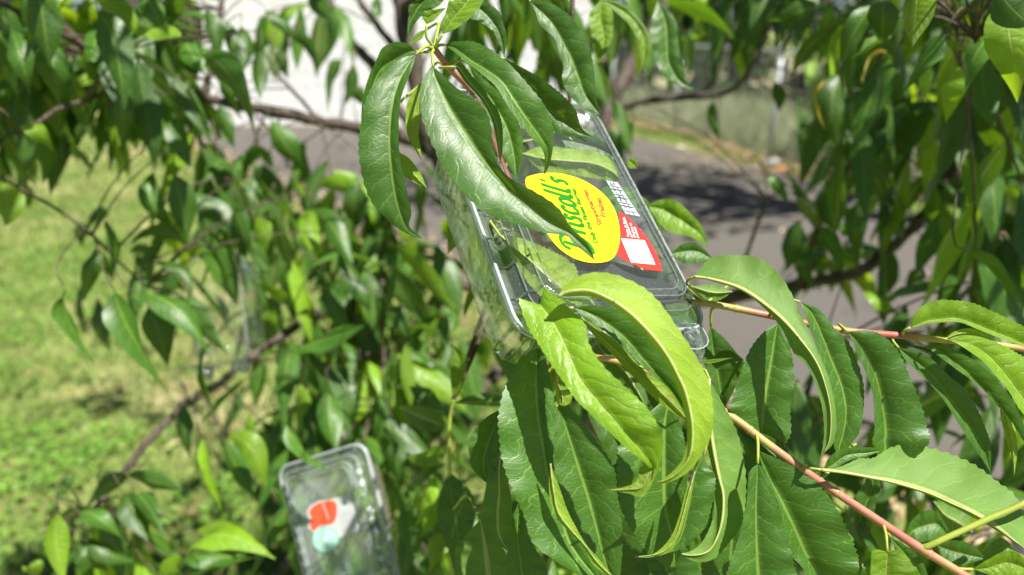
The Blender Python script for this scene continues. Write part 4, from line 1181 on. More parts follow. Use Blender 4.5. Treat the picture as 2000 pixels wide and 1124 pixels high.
# ------------------------------------------------------------------ the blurred leaves further in (base, middle, tip, width
MID = [
 (75,-30,85,40,95,115,70,'m',.75,'u',.2),(-10,10,15,45,48,68,35,'m',.8,'u',.1),(20,55,40,110,55,170,45,'m',.75,'u',.5),(0,60,12,110,30,175,35,'m',.8,'u',.3),(70,150,50,175,38,198,25,'y'),
 (95,75,105,130,115,195,60,'m',.8,'u',.3),(110,70,130,100,145,140,28,'y'),(130,-20,128,15,118,55,30,'y'),(180,-10,225,15,275,65,50,'y',.8),(175,-10,170,25,172,70,18,'y'),
 (205,45,192,65,172,90,22,'y'),(190,20,225,90,240,195,55,'m',.72,'u',.35),(185,110,170,140,160,170,28,'m'),(270,-10,300,20,315,60,45,'m',.8,'u',.8),(355,72,300,58,243,70,10,'y',.75),
 (320,60,330,90,320,125,45,'m'),(358,80,375,105,395,140,45,'m',.85,'u',1.),(395,108,450,150,490,245,38,'m',.8,'u',.2),(505,100,507,140,508,186,35,'m',1.0,'u',.2),(340,135,360,180,395,230,35,'y'),
 (275,105,278,125,290,150,25,'y'),(250,150,270,190,300,240,45,'m'),(205,180,213,205,222,235,20,'y'),(230,190,240,230,240,290,40,'m',.9,'u',.3),(355,215,345,235,330,255,35,'y'),
 (350,230,350,270,370,320,50,'m',.9,'u',.2),(428,205,440,240,455,283,28,'m',1.,'u',.2),(390,245,420,255,450,280,14,'m'),(400,285,425,300,443,330,12,'m'),(40,245,75,255,100,290,40,'y',.8,'u',.2),
 (75,265,95,300,85,350,30,'m',.85,'u',.4),(100,270,112,300,110,325,15,'m'),(30,260,15,300,25,350,25,'m'),(45,265,40,320,50,370,18,'m'),(10,270,0,320,5,365,35,'m'),
 (0,355,15,400,10,435,60,'y',.8,'u',.2),(35,340,50,375,55,405,25,'m'),(215,425,190,418,168,450,25,'m'),(205,430,225,470,222,525,30,'m',.95,'u',.6),(160,435,158,455,160,480,18,'m'),
 (190,480,175,530,165,580,32,'m',.95,'u',.6),(200,490,205,515,222,545,25,'m'),(365,480,310,455,255,480,22,'m',.95,'u',.2),(250,490,285,490,310,510,20,'m'),(265,495,280,520,275,545,28,'m'),
 (295,515,345,520,372,565,32,'m',.95,'u',.2),(290,555,330,548,360,570,14,'m'),(225,570,255,650,322,755,50,'m',.8,'u',.5),(270,575,340,600,395,672,38,'m',.82,'u',.7),(290,600,310,650,325,705,55,'m',.85,'u',.05),
 (130,570,130,620,180,700,10,'m',.85),(190,580,195,640,215,680,22,'m'),(160,560,150,600,165,640,18,'m'),(375,575,385,620,435,680,45,'m',.9,'u',.2),(420,575,440,600,440,640,18,'m'),
 (415,670,395,720,415,790,22,'m',.95,'u',.6),(300,335,295,390,335,440,40,'m',.95,'u',.7),(340,340,355,400,365,460,55,'m',.95,'u',.4),(385,355,395,390,400,400,25,'m'),(390,330,420,360,445,400,14,'m'),
 (430,400,445,430,450,460,30,'m'),(455,395,470,440,490,495,22,'m',1.,'u',.1),(410,405,415,450,420,490,30,'m'),(530,235,560,285,585,320,50,'m',1.1,'u',.8),(535,330,500,300,478,340,22,'m',1.1,'u',.4),
 (540,335,515,350,520,380,45,'m',1.15,'u',.1),(470,375,500,390,525,425,40,'m',1.1,'u',.2),(590,410,570,440,580,490,22,'m'),(600,410,605,450,620,500,40,'y',1.05),(615,410,650,445,685,510,45,'m',1.0,'u',.6),
 (620,365,670,360,715,385,28,'y',1.1),(700,340,690,400,690,430,40,'m',1.1,'u',.1),(775,480,820,530,880,600,50,'y',.95,'u',.0),(870,540,880,580,890,620,25,'m'),(560,470,530,490,525,520,20,'y'),
 (660,490,700,560,720,600,40,'m',1.0,'u',.1),(640,560,650,600,680,640,45,'m',1.05,'u',.3),(870,600,888,620,880,645,12,'m',1.0),(760,600,780,620,800,660,40,'m',1.0,'u',.1),(560,690,640,660,700,640,28,'m',1.0,'u',.8),
 (600,740,610,720,640,690,20,'m'),(690,720,660,710,615,735,14,'y'),(585,750,590,790,578,820,28,'y',1.1),(645,760,645,820,655,870,50,'m',.95,'u',.9),(510,690,505,740,500,790,35,'m'),
 (745,780,740,730,740,700,18,'y'),(745,780,735,820,730,900,30,'m'),(760,775,780,820,790,870,35,'m'),(800,755,835,775,865,800,28,'m',.8,'u',.2),(872,835,825,815,785,800,50,'m',.75,'l',.3),
 (790,750,810,745,840,760,14,'y'),(540,790,545,840,530,880,35,'m'),(560,830,590,880,640,915,30,'m',.77,'u',.9),(610,815,620,850,625,890,25,'m'),(445,850,495,880,515,945,50,'y',.9,'u',.1),
 (440,860,465,920,490,960,45,'m',.95,'u',.6),(395,860,410,920,430,985,30,'y',.95),(375,850,385,880,380,930,16,'y'),(360,790,358,840,370,890,28,'m',1.,'u',.1),(480,740,440,780,400,820,22,'m',.95,'u',.9),
 (470,760,450,810,425,850,25,'m'),(250,930,215,945,175,985,30,'m',.95,'u',.4),(245,930,300,940,350,955,26,'m',.9,'u',.5),(150,925,130,945,115,975,20,'m'),(240,965,265,1005,285,1050,55,'m',.9,'u',.05),
 (265,965,290,990,312,1035,40,'m',.88,'u',.7),(155,1000,190,1010,230,1045,38,'m',.88,'u',.9),(115,1005,110,1060,125,1130,45,'y',.8,'u',.3),(125,1005,135,1030,140,1060,20,'m'),(175,1050,205,1080,260,1095,30,'m',.9,'u',.1),
 (150,1060,170,1085,205,1110,45,'m',.9,'u',.1),(60,1100,62,1110,65,1135,25,'y',.9),(365,1085,430,1045,520,1085,38,'y',.78,'u',.6),(365,1080,400,1090,470,1085,30,'m',.85),(360,1120,400,1105,490,1090,25,'m',.85,'u',.1),
 (355,1090,335,1110,310,1135,30,'y',.8),(380,1040,430,1025,475,1035,14,'y',.85),(872,870,835,890,798,890,20,'y',.7),(868,905,830,920,800,950,28,'m',.7,'u',.2),(850,930,830,980,815,1020,35,'y',.75),
 (805,980,800,1030,810,1080,50,'m',.75,'u',.9),(860,1040,850,1075,840,1110,35,'y',.75),(770,860,775,900,780,950,40,'m',1.,'u',.1),(830,1090,845,1105,870,1130,40,'m',.75),
 (1720,-20,1725,40,1720,85,55,'m',.6,'u',.05),(1790,-30,1790,20,1783,80,70,'y',.52,'u',.0),(1708,10,1670,60,1648,118,48,'m',.7,'u',.6),(1720,60,1710,90,1667,110,10,'m',.65,'l'),(1955,8,1975,80,1985,180,85,'y',.5,'u',.5),
 (1950,-20,1980,20,2010,45,60,'m',.48,'u',.1),(1840,70,1810,110,1765,178,34,'m',.62,'u',.9),(1835,82,1862,80,1885,100,20,'y',.66),(1938,70,1905,110,1885,175,42,'m',.6,'u',.9),(1872,130,1855,180,1848,230,30,'y',.7),
 (1815,120,1815,145,1808,190,24,'y',.75),(1925,110,1920,170,1940,240,60,'m',.68,'u',.3),(1738,105,1705,112,1687,155,13,'Y',.85,'u',.7),(1735,115,1722,160,1710,220,30,'m',.8,'u',.7),(1690,200,1662,225,1680,262,13,'Y',.95,'u',.9),
 (1690,205,1682,222,1686,245,15,'y',.95),(1645,140,1625,200,1630,275,50,'m',.8,'u',.1),(1640,142,1592,180,1608,240,12,'Y',.82,'u',.1),(1590,110,1585,135,1575,160,20,'y'),(1600,10,1555,25,1510,40,35,'m',.8,'u',.1),
 (1852,5,1870,30,1895,70,24,'y',.75),(1830,20,1845,40,1855,70,40,'m',.8,'u',.2),(1770,20,1755,70,1742,115,30,'m',.7,'u',.1),(1500,340,1520,360,1538,390,28,'m',1.1,'u',.7),(1560,390,1580,410,1598,440,30,'y',1.1,'u',.1),
 (1620,370,1610,410,1630,450,28,'m',1.1,'u',.1),(1690,380,1670,440,1675,500,38,'m',1.0,'u',.6),(1730,380,1745,430,1760,460,50,'m',1.05,'u',.1),(1850,390,1855,440,1860,500,45,'y',.95,'u',.0),(1560,430,1545,480,1540,520,50,'m',1.1,'u',.2),
 (1600,440,1625,480,1645,530,35,'m',1.05,'u',.6),(1590,480,1570,520,1590,560,35,'m',1.1,'u',.1),(1745,490,1740,530,1735,570,40,'m',1.1,'u',.3),(1800,520,1790,540,1770,560,30,'m',1.1,'u',.2),(1895,492,1940,530,1985,590,32,'m',.65,'u',.8),
 (1830,470,1860,490,1900,500,25,'m',1.0,'u',.1),(1690,565,1720,590,1750,610,28,'y',.95),(1395,200,1393,230,1402,268,24,'m',1.4,'u',.3),(1510,160,1522,185,1520,215,28,'m',1.3,'u',.2),
 (668,118,650,150,642,210,28,'m',1.35,'u',.1),(690,125,685,165,675,200,22,'m',1.35,'u',.2),(560,60,590,75,610,100,26,'m',1.3,'u',.2),(585,70,610,110,615,150,22,'m',1.3,'u',.1),(520,20,545,40,580,80,26,'m',1.2,'u',.2),
 (640,20,650,60,645,100,24,'m',1.3,'u',.1),(545,85,552,115,560,150,20,'m',1.3,'u',.2),(600,-10,625,10,640,35,40,'m',1.1,'u',.2),(470,50,480,90,470,140,34,'m',1.1,'u',.1),(440,40,455,80,450,120,32,'m',1.1,'u',.2),
 (735,-10,738,15,732,35,26,'m',1.4,'u',.1),(400,20,420,60,425,110,36,'m',1.0,'u',.2),(430,150,445,190,470,230,24,'m',1.1,'u',.2),(690,160,700,185,720,205,30,'m',1.4,'u',.2),(1240,235,1225,265,1228,300,26,'m',1.3,'u',.2),(1190,250,1205,290,1215,330,28,'m',1.3,'u',.1),
]
for row in MID:
    mid_leaf(*row)

# ------------------------------------------------------------------ leafy twigs filling the depth of the crown: (x0, y0, x1, y1, near, far, how many)
FILL = [
 (1640, 0, 2020, 300, .85, 1.35, 23), (1760, 220, 2020, 430, .95, 1.3, 9), (1500, 420, 1720, 540, 1.1, 1.45, 3), (1520, 620, 2000, 1100, .75, 1.1, 20),
 (1330, -90, 1640, 10, 1.1, 1.7, 4), (-20, -20, 260, 200, .9, 1.25, 20), (300, 300, 470, 440, 1.0, 1.25, 2), (580, 460, 870, 880, 1.15, 1.6, 16), (240, -20, 440, 150, .95, 1.3, 9), (520, 600, 880, 880, 1.1, 1.5, 17), (600, 880, 900, 1124, .95, 1.35, 10),
 (900, 760, 1450, 1100, .62, 1.0, 14), (650, 330, 870, 560, 1.2, 1.6, 10), (470, 290, 640, 420, 1.15, 1.4, 4), (150, 880, 320, 1100, .95, 1.1, 2), (1000, -90, 1300, 10, .9, 1.5, 4), (520, -20, 640, 30, 1.3, 1.7, 2),
 (1880, 420, 2060, 620, .8, 1.1, 7), (500, 480, 880, 920, 1.35, 1.75, 14), (-20, -20, 380, 160, 1.2, 1.5, 9), (560, 330, 720, 480, 1.3, 1.6, 4), (880, -30, 1160, 90, .95, 1.4, 9), (-20, 0, 420, 190, 1.0, 1.35, 10), (270, 340, 480, 480, 1.0, 1.2, 3), (1620, -40, 2020, 300, 1.2, 1.8, 16), 
]
sd0 = 100
for (x0, y0, x1, y1, n0, n1, cnt) in FILL:
    for q in range(cnt):
        sd0 += 1
        r_ = random.Random(sd0)
        sprig(P(r_.uniform(x0, x1), r_.uniform(y0, y1), r_.uniform(n0, n1)), r_.randint(5, 8), sd0)
# leaves of the near shoot behind the clamshell
for (x0, y0, x1, y1, n0, n1, cnt) in [(990, 300, 1120, 520, .56, .70, 8), (1120, 430, 1200, 560, .53, .64, 3), (1060, 260, 1110, 330, .58, .66, 2)]:
    for q in range(cnt):
        sd0 += 1
        r_ = random.Random(sd0)
        sprig(P(r_.uniform(x0, x1), r_.uniform(y0, y1), r_.uniform(n0, n1)), 5, sd0, front=True, youngp=0)
# the crown above the frame
for (cx0, cx1, cy0, cy1, cnt) in [(-1.1, -.25, .4, 1.1, 48), (.5, 1.7, .25, 1.3, 110), (-.2, .5, 1.0, 1.8, 8)]:
    for q in range(cnt):
        sd0 += 1
        r_ = random.Random(sd0)
        p = Vector((r_.uniform(cx0, cx1), r_.uniform(cy0, cy1), r_.uniform(1.72, 2.4)))
        if project(p)[1] > -60: continue
        sprig(p, 7, sd0, rows=5, cols=2, maxd=1.0)
for q in range(150):
    sd0 += 1
    r_ = random.Random(sd0)
    p = Vector((r_.uniform(-1.3, 1.7), r_.uniform(.75, 3.0), r_.uniform(1.72, 2.7)))
    px, py, z = project(p)
    if py > -90 or (p.x < .35 and p.y < 2.0): continue
    sprig(p, 7, sd0, rows=5, cols=2, maxd=1.2)

# ------------------------------------------------------------------ build the tree
BOBJ = []
for i, (name, mat, ks, mb) in enumerate(BR):
    o = mb.build({'limb': 'branch'}.get(name, name), mat, tree, Vector(ks[0][:3]))
    BOBJ.append(o)
for bi, mb, b_ in PET:
    mb.build("petiole", M_PETIOLE, BOBJ[bi], b_)
for bi, mb in TWG.items():
    t_ = mb.build("twigs", M_TWIG, BOBJ[bi], Vector(BR[bi][2][0][:3]))
    t_["kind"] = "stuff"
order = sorted(range(len(LEAVES)), key=lambda i: -LEAVES[i]['s'])
single = set(order[:300])
SV, SF, SU, ST, SM = [], [], [], [], []
for i, L in enumerate(LEAVES):
    if i in single:
        o = mesh_obj("leaf", L['v'], L['f'], L['m'], BOBJ[L['br']], L['b'], True, L['uv'], L['t'])
    else:
        b = len(SV)
        SV += [tuple(p) for p in L['v']]
        SF += [tuple(b + q for q in f) for f in L['f']]
        SU += L['uv']
        ST += [L['t']] * len(L['v'])
        SM += [1 if L['m'] is M_YOUNG_LIT else 0] * len(L['f'])
fo = mesh_obj("foliage", np.array(SV), SF, M_LEAF, tree, TB, True, SU, ST)
fo.data.materials.append(M_YOUNG_LIT)
fo.data.polygons.foreach_set("material_index", SM)
fo["kind"] = "stuff"
print("LEAVES", len(LEAVES), "single", len(single), "stuff tris", len(SF) * 2)

# ------------------------------------------------------------------ clear plastic berry clamshells
def plastic(name, tint=(.955, .972, .965), wob=.5, haze=.035, refl=1.2):
    k = NT(name)
    co = k.objco()
    f = k.noise(95, 3, co)
    mp = k.n("Mapping"); mp.inputs["Scale"].default_value = (40, 260, 260)
    k.l(co, mp.inputs[0])
    streak = k.noise(1.0, 3, mp.outputs[0])
    f2 = k.noise(900, 2, co)
    nrm = k.bump(k.math('ADD', f, k.math('MULTIPLY', streak, .35)), wob, .0022)
    fr = k.n("Fresnel"); fr.inputs["IOR"].default_value = 1.5
    k.l(nrm, fr.inputs["Normal"])
    tr = k.n("BsdfTransparent"); tr.inputs[0].default_value = (*tint, 1)
    gl = k.n("BsdfGlossy"); gl.inputs["Roughness"].default_value = .09
    k.l(nrm, gl.inputs["Normal"])
    gl.inputs[0].default_value = (.95, .97, 1, 1)
    df = k.n("BsdfDiffuse"); df.inputs[0].default_value = (.72, .78, .78, 1)
    a = k.n("MixShader")
    # scuffs and dust specks over an even whitish haze
    sc_ = k.math('ADD', haze, k.math('MULTIPLY', k.smooth(f2, .66, .74), .2))
    k.l(sc_, a.inputs[0]); k.l(tr.outputs[0], a.inputs[1]); k.l(df.outputs[0], a.inputs[2])
    b = k.n("MixShader")
    fac = k.math('MINIMUM', k.math('MULTIPLY', fr.outputs[0], refl), .95)
    k.l(fac, b.inputs[0]); k.l(a.outputs[0], b.inputs[1]); k.l(gl.outputs[0], b.inputs[2])
    k.l(b.outputs[0], k.out.inputs[0])
    return k.m


M_PET = plastic("clear plastic")
M_RIM = plastic("plastic rim with painted highlight", (.90, .94, .95), .2, .42)  # white haze paints highlight lines along the flanges and on the bumps
M_EDGE = plastic("plastic border with painted highlight", (.93, .955, .955), .3, .045, 1.3)
M_RIDGE = plastic("plastic ridge with painted highlight", (.86, .91, .92), .3, .15)  # weaker painted highlight for the steps of the lid
M_FAINT = plastic("faint clear plastic", (.975, .985, .98), .2, .02, .55)
M_MILKY = plastic("cloudy plastic with painted highlight", (.93, .95, .94), .5, .14, 1.3)  # cloudiness raised to paint in white highlights
M_TRAY = plastic("clear tray plastic", (.90, .93, .91), .05, .075, .5)


def print_mat(name, c, rough=.3):
    return plain(name, c, rough, .03, 30, .35)


M_YEL = print_mat("yellow print", (.80, .61, .012)); M_RED = print_mat("red print", (.72, .035, .03)); M_GRN = print_mat("green print", (.015, .17, .012))
M_WHT = print_mat("white print", (.82, .83, .84)); M_REDT = print_mat("red lettering", (.74, .06, .03)); M_GREY = print_mat("grey print", (.045, .05, .055))
M_GREY2 = print_mat('pale grey print', (.35, .36, .38))
M_CORAL = print_mat("coral print", (.80, .10, .045)); M_MINT = print_mat("mint print", (.30, .62, .52)); M_MINT2 = print_mat("pale mint print", (.62, .82, .74))
M_BLKP = plain("dark slab", (.012, .014, .018), .5, .2, 60, .4)


def rrect(hx, hy, r, n=44):
    """perimeter points of a rounded rectangle, same count per corner and side so that rings loft cleanly"""
    out = []
    corners = [(hx - r, hy - r, 0), (-hx + r, hy - r, 90), (-hx + r, -hy + r, 180), (hx - r, -hy + r, 270)]
    for i, (cx_, cy_, a0) in enumerate(corners):
        for q in range(9):
            a = math.radians(a0 + 90 * q / 8)
            out.append((cx_ + r * math.cos(a), cy_ + r * math.sin(a)))
        nx, ny, na = corners[(i + 1) % 4]
        p0 = out[-1]; a = math.radians(na); p1 = (nx + r * math.cos(a), ny + r * math.sin(a))
        for q in range(1, n):
            t = q / n
            out.append((p0[0] + (p1[0] - p0[0]) * t, p0[1] + (p1[1] - p0[1]) * t))
    return out


def loft(mb, rings, cap=True):
    b = len(mb.v)
    n = len(rings[0])
    for r in rings: mb.v += [Vector(p) for p in r]
    for i in range(len(rings) - 1):
        for j in range(n):
            j2 = (j + 1) % n
            mb.f.append((b + i * n + j, b + i * n + j2, b + (i + 1) * n + j2, b + (i + 1) * n + j))
    if cap:
        mb.f.append(tuple(b + (len(rings) - 1) * n + j for j in range(n)))


def ring(hx, hy, r, z, rib=0.0, k=0.0085, wav=0.0):
    pts = rrect(hx, hy, r)
    out = []
    s = 0.0
    prev = pts[-1]
    for p in pts:
        s += math.hypot(p[0] - prev[0], p[1] - prev[1]); prev = p
        q = 1 - rib * (0.5 + 0.5 * math.cos(2 * math.pi * s / k)) / hy
        out.append((p[0] * q, p[1] * q, z + wav * math.sin(s * 140)))
    return out


def dome(mb, c, r, h, n=10):
    rows = []
    b = len(mb.v)
    for i in range(4):
        a = math.pi / 2 * i / 3
        rr, zz = r * math.cos(a), h * math.sin(a)
        for j in range(n):
            t = 2 * math.pi * j / n
            mb.v.append(Vector(c) + Vector((rr * math.cos(t), rr * math.sin(t), zz)))
    for i in range(3):
        for j in range(n):
            j2 = (j + 1) % n
            mb.f.append((b + i * n + j, b + i * n + j2, b + (i + 1) * n + j2, b + (i + 1) * n + j))


def clamshell(name, L, W, D, R, t, label, tabs=True, bumps=6, body=None):
    """R columns: the long axis (towards the latch end), the short axis and the lid's outward side, in camera coordinates (right, down, forward)"""
    def cw(v): return RT * v[0] - UPV * v[1] + FW * v[2]
    X, Y, Z = (cw([R[i][k] for i in range(3)]) for k in range(3))
    org = CAM + cw(t)
    e = empty(name, org)
    e.matrix_world = Matrix(((X.x, Y.x, Z.x, org.x), (X.y, Y.y, Z.y, org.y), (X.z, Y.z, Z.z, org.z), (0, 0, 0, 1)))
    tag(e, label, "container", "clear berry clamshells hung in the tree")
    hx, hy = L / 2, W / 2
    tr = MB()
    rg = [ring(hx, hy, .014, -.0012), ring(hx - .007, hy - .007, .012, -.0016), ring(hx - .0085, hy - .0085, .012, -.010, .0),
          ring(hx - .0095, hy - .0095, .013, -.013, .0003), ring(hx - .012, hy - .012, .014, -D * .5, .0004), ring(hx - .0145, hy - .0145, .015, -D * .86, .0009),
          ring(hx - .017, hy - .017, .016, -D * .95, .001), ring(hx - .022, hy - .022, .016, -D), ring(hx - .034, hy - .034, .010, -D), ring(hx - .037, hy - .037, .010, -D + .004)]
    loft(tr, rg)
    tray = tr.build("tray", body or M_TRAY, e, (0, 0, 0), local=True)
    li = MB()
    rg = [ring(hx, hy, .014, .0010), ring(hx - .0065, hy - .0065, .012, .0012), ring(hx - .0085, hy - .0085, .012, .0075), ring(hx - .0125, hy - .0125, .012, .0085),
          ring(hx - .0145, hy - .0145, .011, .0135), ring(hx - .0185, hy - .0185, .010, .0140), ring(hx - .0195, hy - .0195, .010, .0122)]
    loft(li, rg)
    bm_ = MB()
    for s_ in (-1, 1):
        for q in range(bumps):
            x = -hx + .03 + q * (L - .06) / (bumps - 1)
            dome(bm_, (x, s_ * (hy - .0105), .0080), .0042, .0042)
    lid = li.build("lid", body or M_PET, e, (0, 0, 0), local=True)
    if body is not M_FAINT:                     # extra haze and gloss paint highlights onto the moulded border
        lid.data.materials.append(M_EDGE)
        nn_ = len(rg[0])
        lid.data.polygons.foreach_set("material_index", [1 if i < nn_ * 5 else 0 for i in range(len(lid.data.polygons))])
        for ins, zz, rr2 in ((.0085, .0076, .00045), (.0145, .0136, .0005), (.0185, .0141, .0004)):  # tubes added as bright highlight lines along the steps
            pr = MB(); pts = [Vector((p[0], p[1], zz)) for p in rrect(hx - ins, hy - ins, .012 if ins < .01 else .0105)]
            pr.tube(pts + [pts[0]], [rr2 * (1.6 if bumps == 9 else 1)] * (len(pts) + 1), 5, False)
            pr.build("ridge", M_RIM if bumps == 9 else M_RIDGE, lid, (0, 0, 0), local=True)
        for s_ in (-1, 1):
            for q in range(8):
                x = -hx + .022 + q * (L - .044) / 7
                rb0 = MB(); rb0.tube([(x, s_ * (hy - .0012), .0014), (x, s_ * (hy - .0062), .0026), (x, s_ * (hy - .0080), .0078), (x, s_ * (hy - .0122), .0094), (x, s_ * (hy - .0142), .0138)], [.0005, .0008, .0009, .0009, .0005], 6)
                rb0.build("rib", M_EDGE, lid, (0, 0, 0), local=True)
    if bumps != 6: bs_ = bm_.build("bumps", M_RIM if bumps == 9 else M_PET, lid, (0, 0, 0), local=True); bs_["kind"] = "stuff"
    # rolled edges of the two flanges, whitened to read as highlight lines
    for z, nm in ((.0012, "rim"), (-.0014, "rim")):
        rb_ = MB(); pts = [Vector((p[0], p[1], z)) for p in rrect(hx, hy, .014)]
        rb_.tube(pts + [pts[0]], [{9: .0018, 6: .0011}.get(bumps, .0004)] * (len(pts) + 1), 5, False)
        rb_.build("rim", M_RIM, lid if z > 0 else tray, (0, 0, 0), local=True)
    if tabs:
        for s_ in ((1,) if bumps == 6 else (-1, 1)):
            for z, ln in ((.0022, .017), (-.0030, .021)):
                tb_ = MB()
                w_ = .012; cy_ = s_ * (hy - .018)
                prof = [(-w_, 0), (-w_, ln * .55)] + [(-w_ + w_ * 2 * (1 - math.cos(math.pi * i / 8)) / 2, ln * .55 + ln * .45 * math.sin(math.pi * i / 8)) for i in range(1, 8)] + [(w_, ln * .55), (w_, 0)]
                top = [Vector((hx - .003 + b_, cy_ + a_, z)) for a_, b_ in prof]
                bot = [p - Vector((0, 0, .0006)) for p in top]
                nn = len(top)
                tb_.v = top + bot
                tb_.f = [tuple(range(nn)), tuple(reversed(range(nn, 2 * nn)))] + [(i, i + nn, (i + 1) % nn + nn, (i + 1) % nn) for i in range(nn)]
                tab = tb_.build("latch_tab", M_PET, e, (0, 0, 0), smooth=False, local=True)
                if z > 0:
                    bt = MB()
                    c_ = Vector((hx + .006, cy_, z + .0003))
                    for (ra, h0, rb2, h1) in ((.0062, 0, .0048, .0028), (.0048, .0028, .0034, .0030), (.0034, .0030, .0026, .0008), (.0026, .0008, .0002, .0012)):
                        loft(bt, [[c_ + Vector((ra * math.cos(2 * math.pi * j / 18), ra * math.sin(2 * math.pi * j / 18), h0)) for j in range(18)],
                                  [c_ + Vector((rb2 * math.cos(2 * math.pi * j / 18), rb2 * math.sin(2 * math.pi * j / 18), h1)) for j in range(18)]], False)
                    bt.build("snap_button", M_PET, tab, (0, 0, 0), local=True)
                    rr_ = MB(); rr_.tube([p + Vector((0, 0, .0)) for p in top], [.0004] * nn, 5, False); rr_.build("rim", M_RIM, tab, (0, 0, 0), local=True)
    return e, (X, Y, Z, org), (tray, lid)


R1 = [[0.3033, 0.8658, 0.398], [0.8031, -0.0074, -0.5959], [-0.5129, 0.5004, -0.6975]]
c1, fr1, (tray1, lid1) = clamshell("berry_clamshell", .185, .125, .060, R1, (0.0303, -0.0499, 0.4423), "sharp clear clamshell with yellow strawberry label around the leafy shoot")
R2 = [[0.2868, 0.9019, -0.3231], [0.947, -0.3178, -0.0464], [-0.1445, -0.2927, -0.9452]]
c2, fr2, (tray2, lid2) = clamshell("berry_clamshell", .165, .115, .05, R2, (-0.1907, 0.2657, 0.8184), "blurred clear clamshell with coral and mint label low among the leaves", bumps=9, body=M_MILKY)
R3 = [[0.1573, 0.837, -0.524], [0.9838, -0.1791, 0.0092], [-0.0862, -0.517, -0.8516]]
c3, fr3, (tray3, lid3) = clamshell("berry_clamshell", .165, .115, .05, R3, (-0.4285, 0.0298, 1.0748), "faint unlabelled clear clamshell hanging over the lawn at left", bumps=5, body=M_FAINT)


def plane_pt(fr, px, py, z):
    X, Y, Z, o = fr
    r = ray(px, py)
    o2 = o + Z * z
    t = (o2 - CAM).dot(Z) / r.dot(Z)
    p = CAM + r * t - o
    return Vector((p.dot(X), p.dot(Y), z))


def patch(name, fr, outline, z, mat, parent, smooth_n=0, thick=.00012):
    pts = [plane_pt(fr, x, y, z) for x, y in outline]
    if smooth_n:
        a = np.array([[p.x, p.y, p.z] for p in pts]); a = np.vstack([a[-1:], a, a[:2]])
        k = catmull(a, (len(a) - 1) * smooth_n)[smooth_n: smooth_n * (len(pts) + 1)]
        pts = [Vector(q) for q in k]
    n = len(pts)
    v = pts + [p - Vector((0, 0, thick)) for p in pts]
    f = [tuple(range(n)), tuple(reversed(range(n, 2 * n)))] + [(i, i + n, (i + 1) % n + n, (i + 1) % n) for i in range(n)]
    nrm = (pts[n // 3] - pts[0]).cross(pts[2 * n // 3] - pts[0])
    if nrm.z < 0: f = [tuple(reversed(q)) for q in f]
    return mesh_obj(name, v, f, mat, parent, (0, 0, 0), smooth=False, local=True)


def text_mesh(name, body, fr, p0, p1, z, mat, parent, up_px=None, bold=0.0, shear=0.0, fit=True, height=None):
    """lettering set on the plane z from p0 (start of the baseline) to p1 (its end)"""
    cu = bpy.data.curves.new("t", 'FONT')
    cu.body = body; cu.size = 1.0; cu.offset = bold; cu.shear = shear; cu.resolution_u = 3
    ob = bpy.data.objects.new("t", cu); col.objects.link(ob)
    dg = bpy.context.evaluated_depsgraph_get()
    me = bpy.data.meshes.new_from_object(ob.evaluated_get(dg))
    bpy.data.objects.remove(ob)
    n = len(me.vertices); co = np.empty(n * 3); me.vertices.foreach_get("co", co); co = co.reshape(-1, 3)
    a, b = plane_pt(fr, *p0, z), plane_pt(fr, *p1, z)
    ex = b - a; Ln = ex.length; ex.normalize()
    ey = Vector((0, 0, 1)).cross(ex)
    w = co[:, 0].max() - co[:, 0].min()
    s = Ln / w
    sy = s if height is None else height
    ex_, ey_, a_ = np.array(ex), np.array(ey), np.array(a)
    out = a_ + (co[:, :1] - co[:, 0].min()) * s * ex_ + co[:, 1:2] * sy * ey_
    me.vertices.foreach_set("co", out.ravel()); me.update()
    me.materials.clear(); me.materials.append(mat)
    o = bpy.data.objects.new(name, me); col.objects.link(o); o.parent = parent
    return o


def script_word(name, strokes, fr, p0, p1, total, z, mat, parent, wid=.13, slant=.22, tall=1.0):
    a, b = plane_pt(fr, *p0, z), plane_pt(fr, *p1, z)
    ex = b - a; s = ex.length / total; ex.normalize(); ey = Vector((0, 0, 1)).cross(ex)
    mb = MB()
    for si, st in enumerate(strokes):
        k = catmull(np.array(st, float), (len(st) - 1) * 6) if len(st) > 2 else np.array(st, float)
        L_, R_ = [], []
        n = len(k)
        for i, q in enumerate(k):
            tg = k[min(n - 1, i + 1)] - k[max(0, i - 1)]; tg = tg / (np.hypot(*tg) + 1e-9)
            nn = np.array([-tg[1], tg[0]])
            w = wid * .5 * (0.55 + .6 * abs(tg[1]) ** .7) * (1 if 0 < i < n - 1 else .7)
            for lst, sg in ((L_, 1), (R_, -1)):
                x, y = q + nn * w * sg
                p = a + ex * ((x + slant * y) * s) + ey * (y * s * tall)
                lst.append(Vector((p.x, p.y, z + si * 2e-6)))
        mb.quadgrid([L_, R_])
    return mb.build(name, mat, parent, (0, 0, 0), smooth=False, local=True)


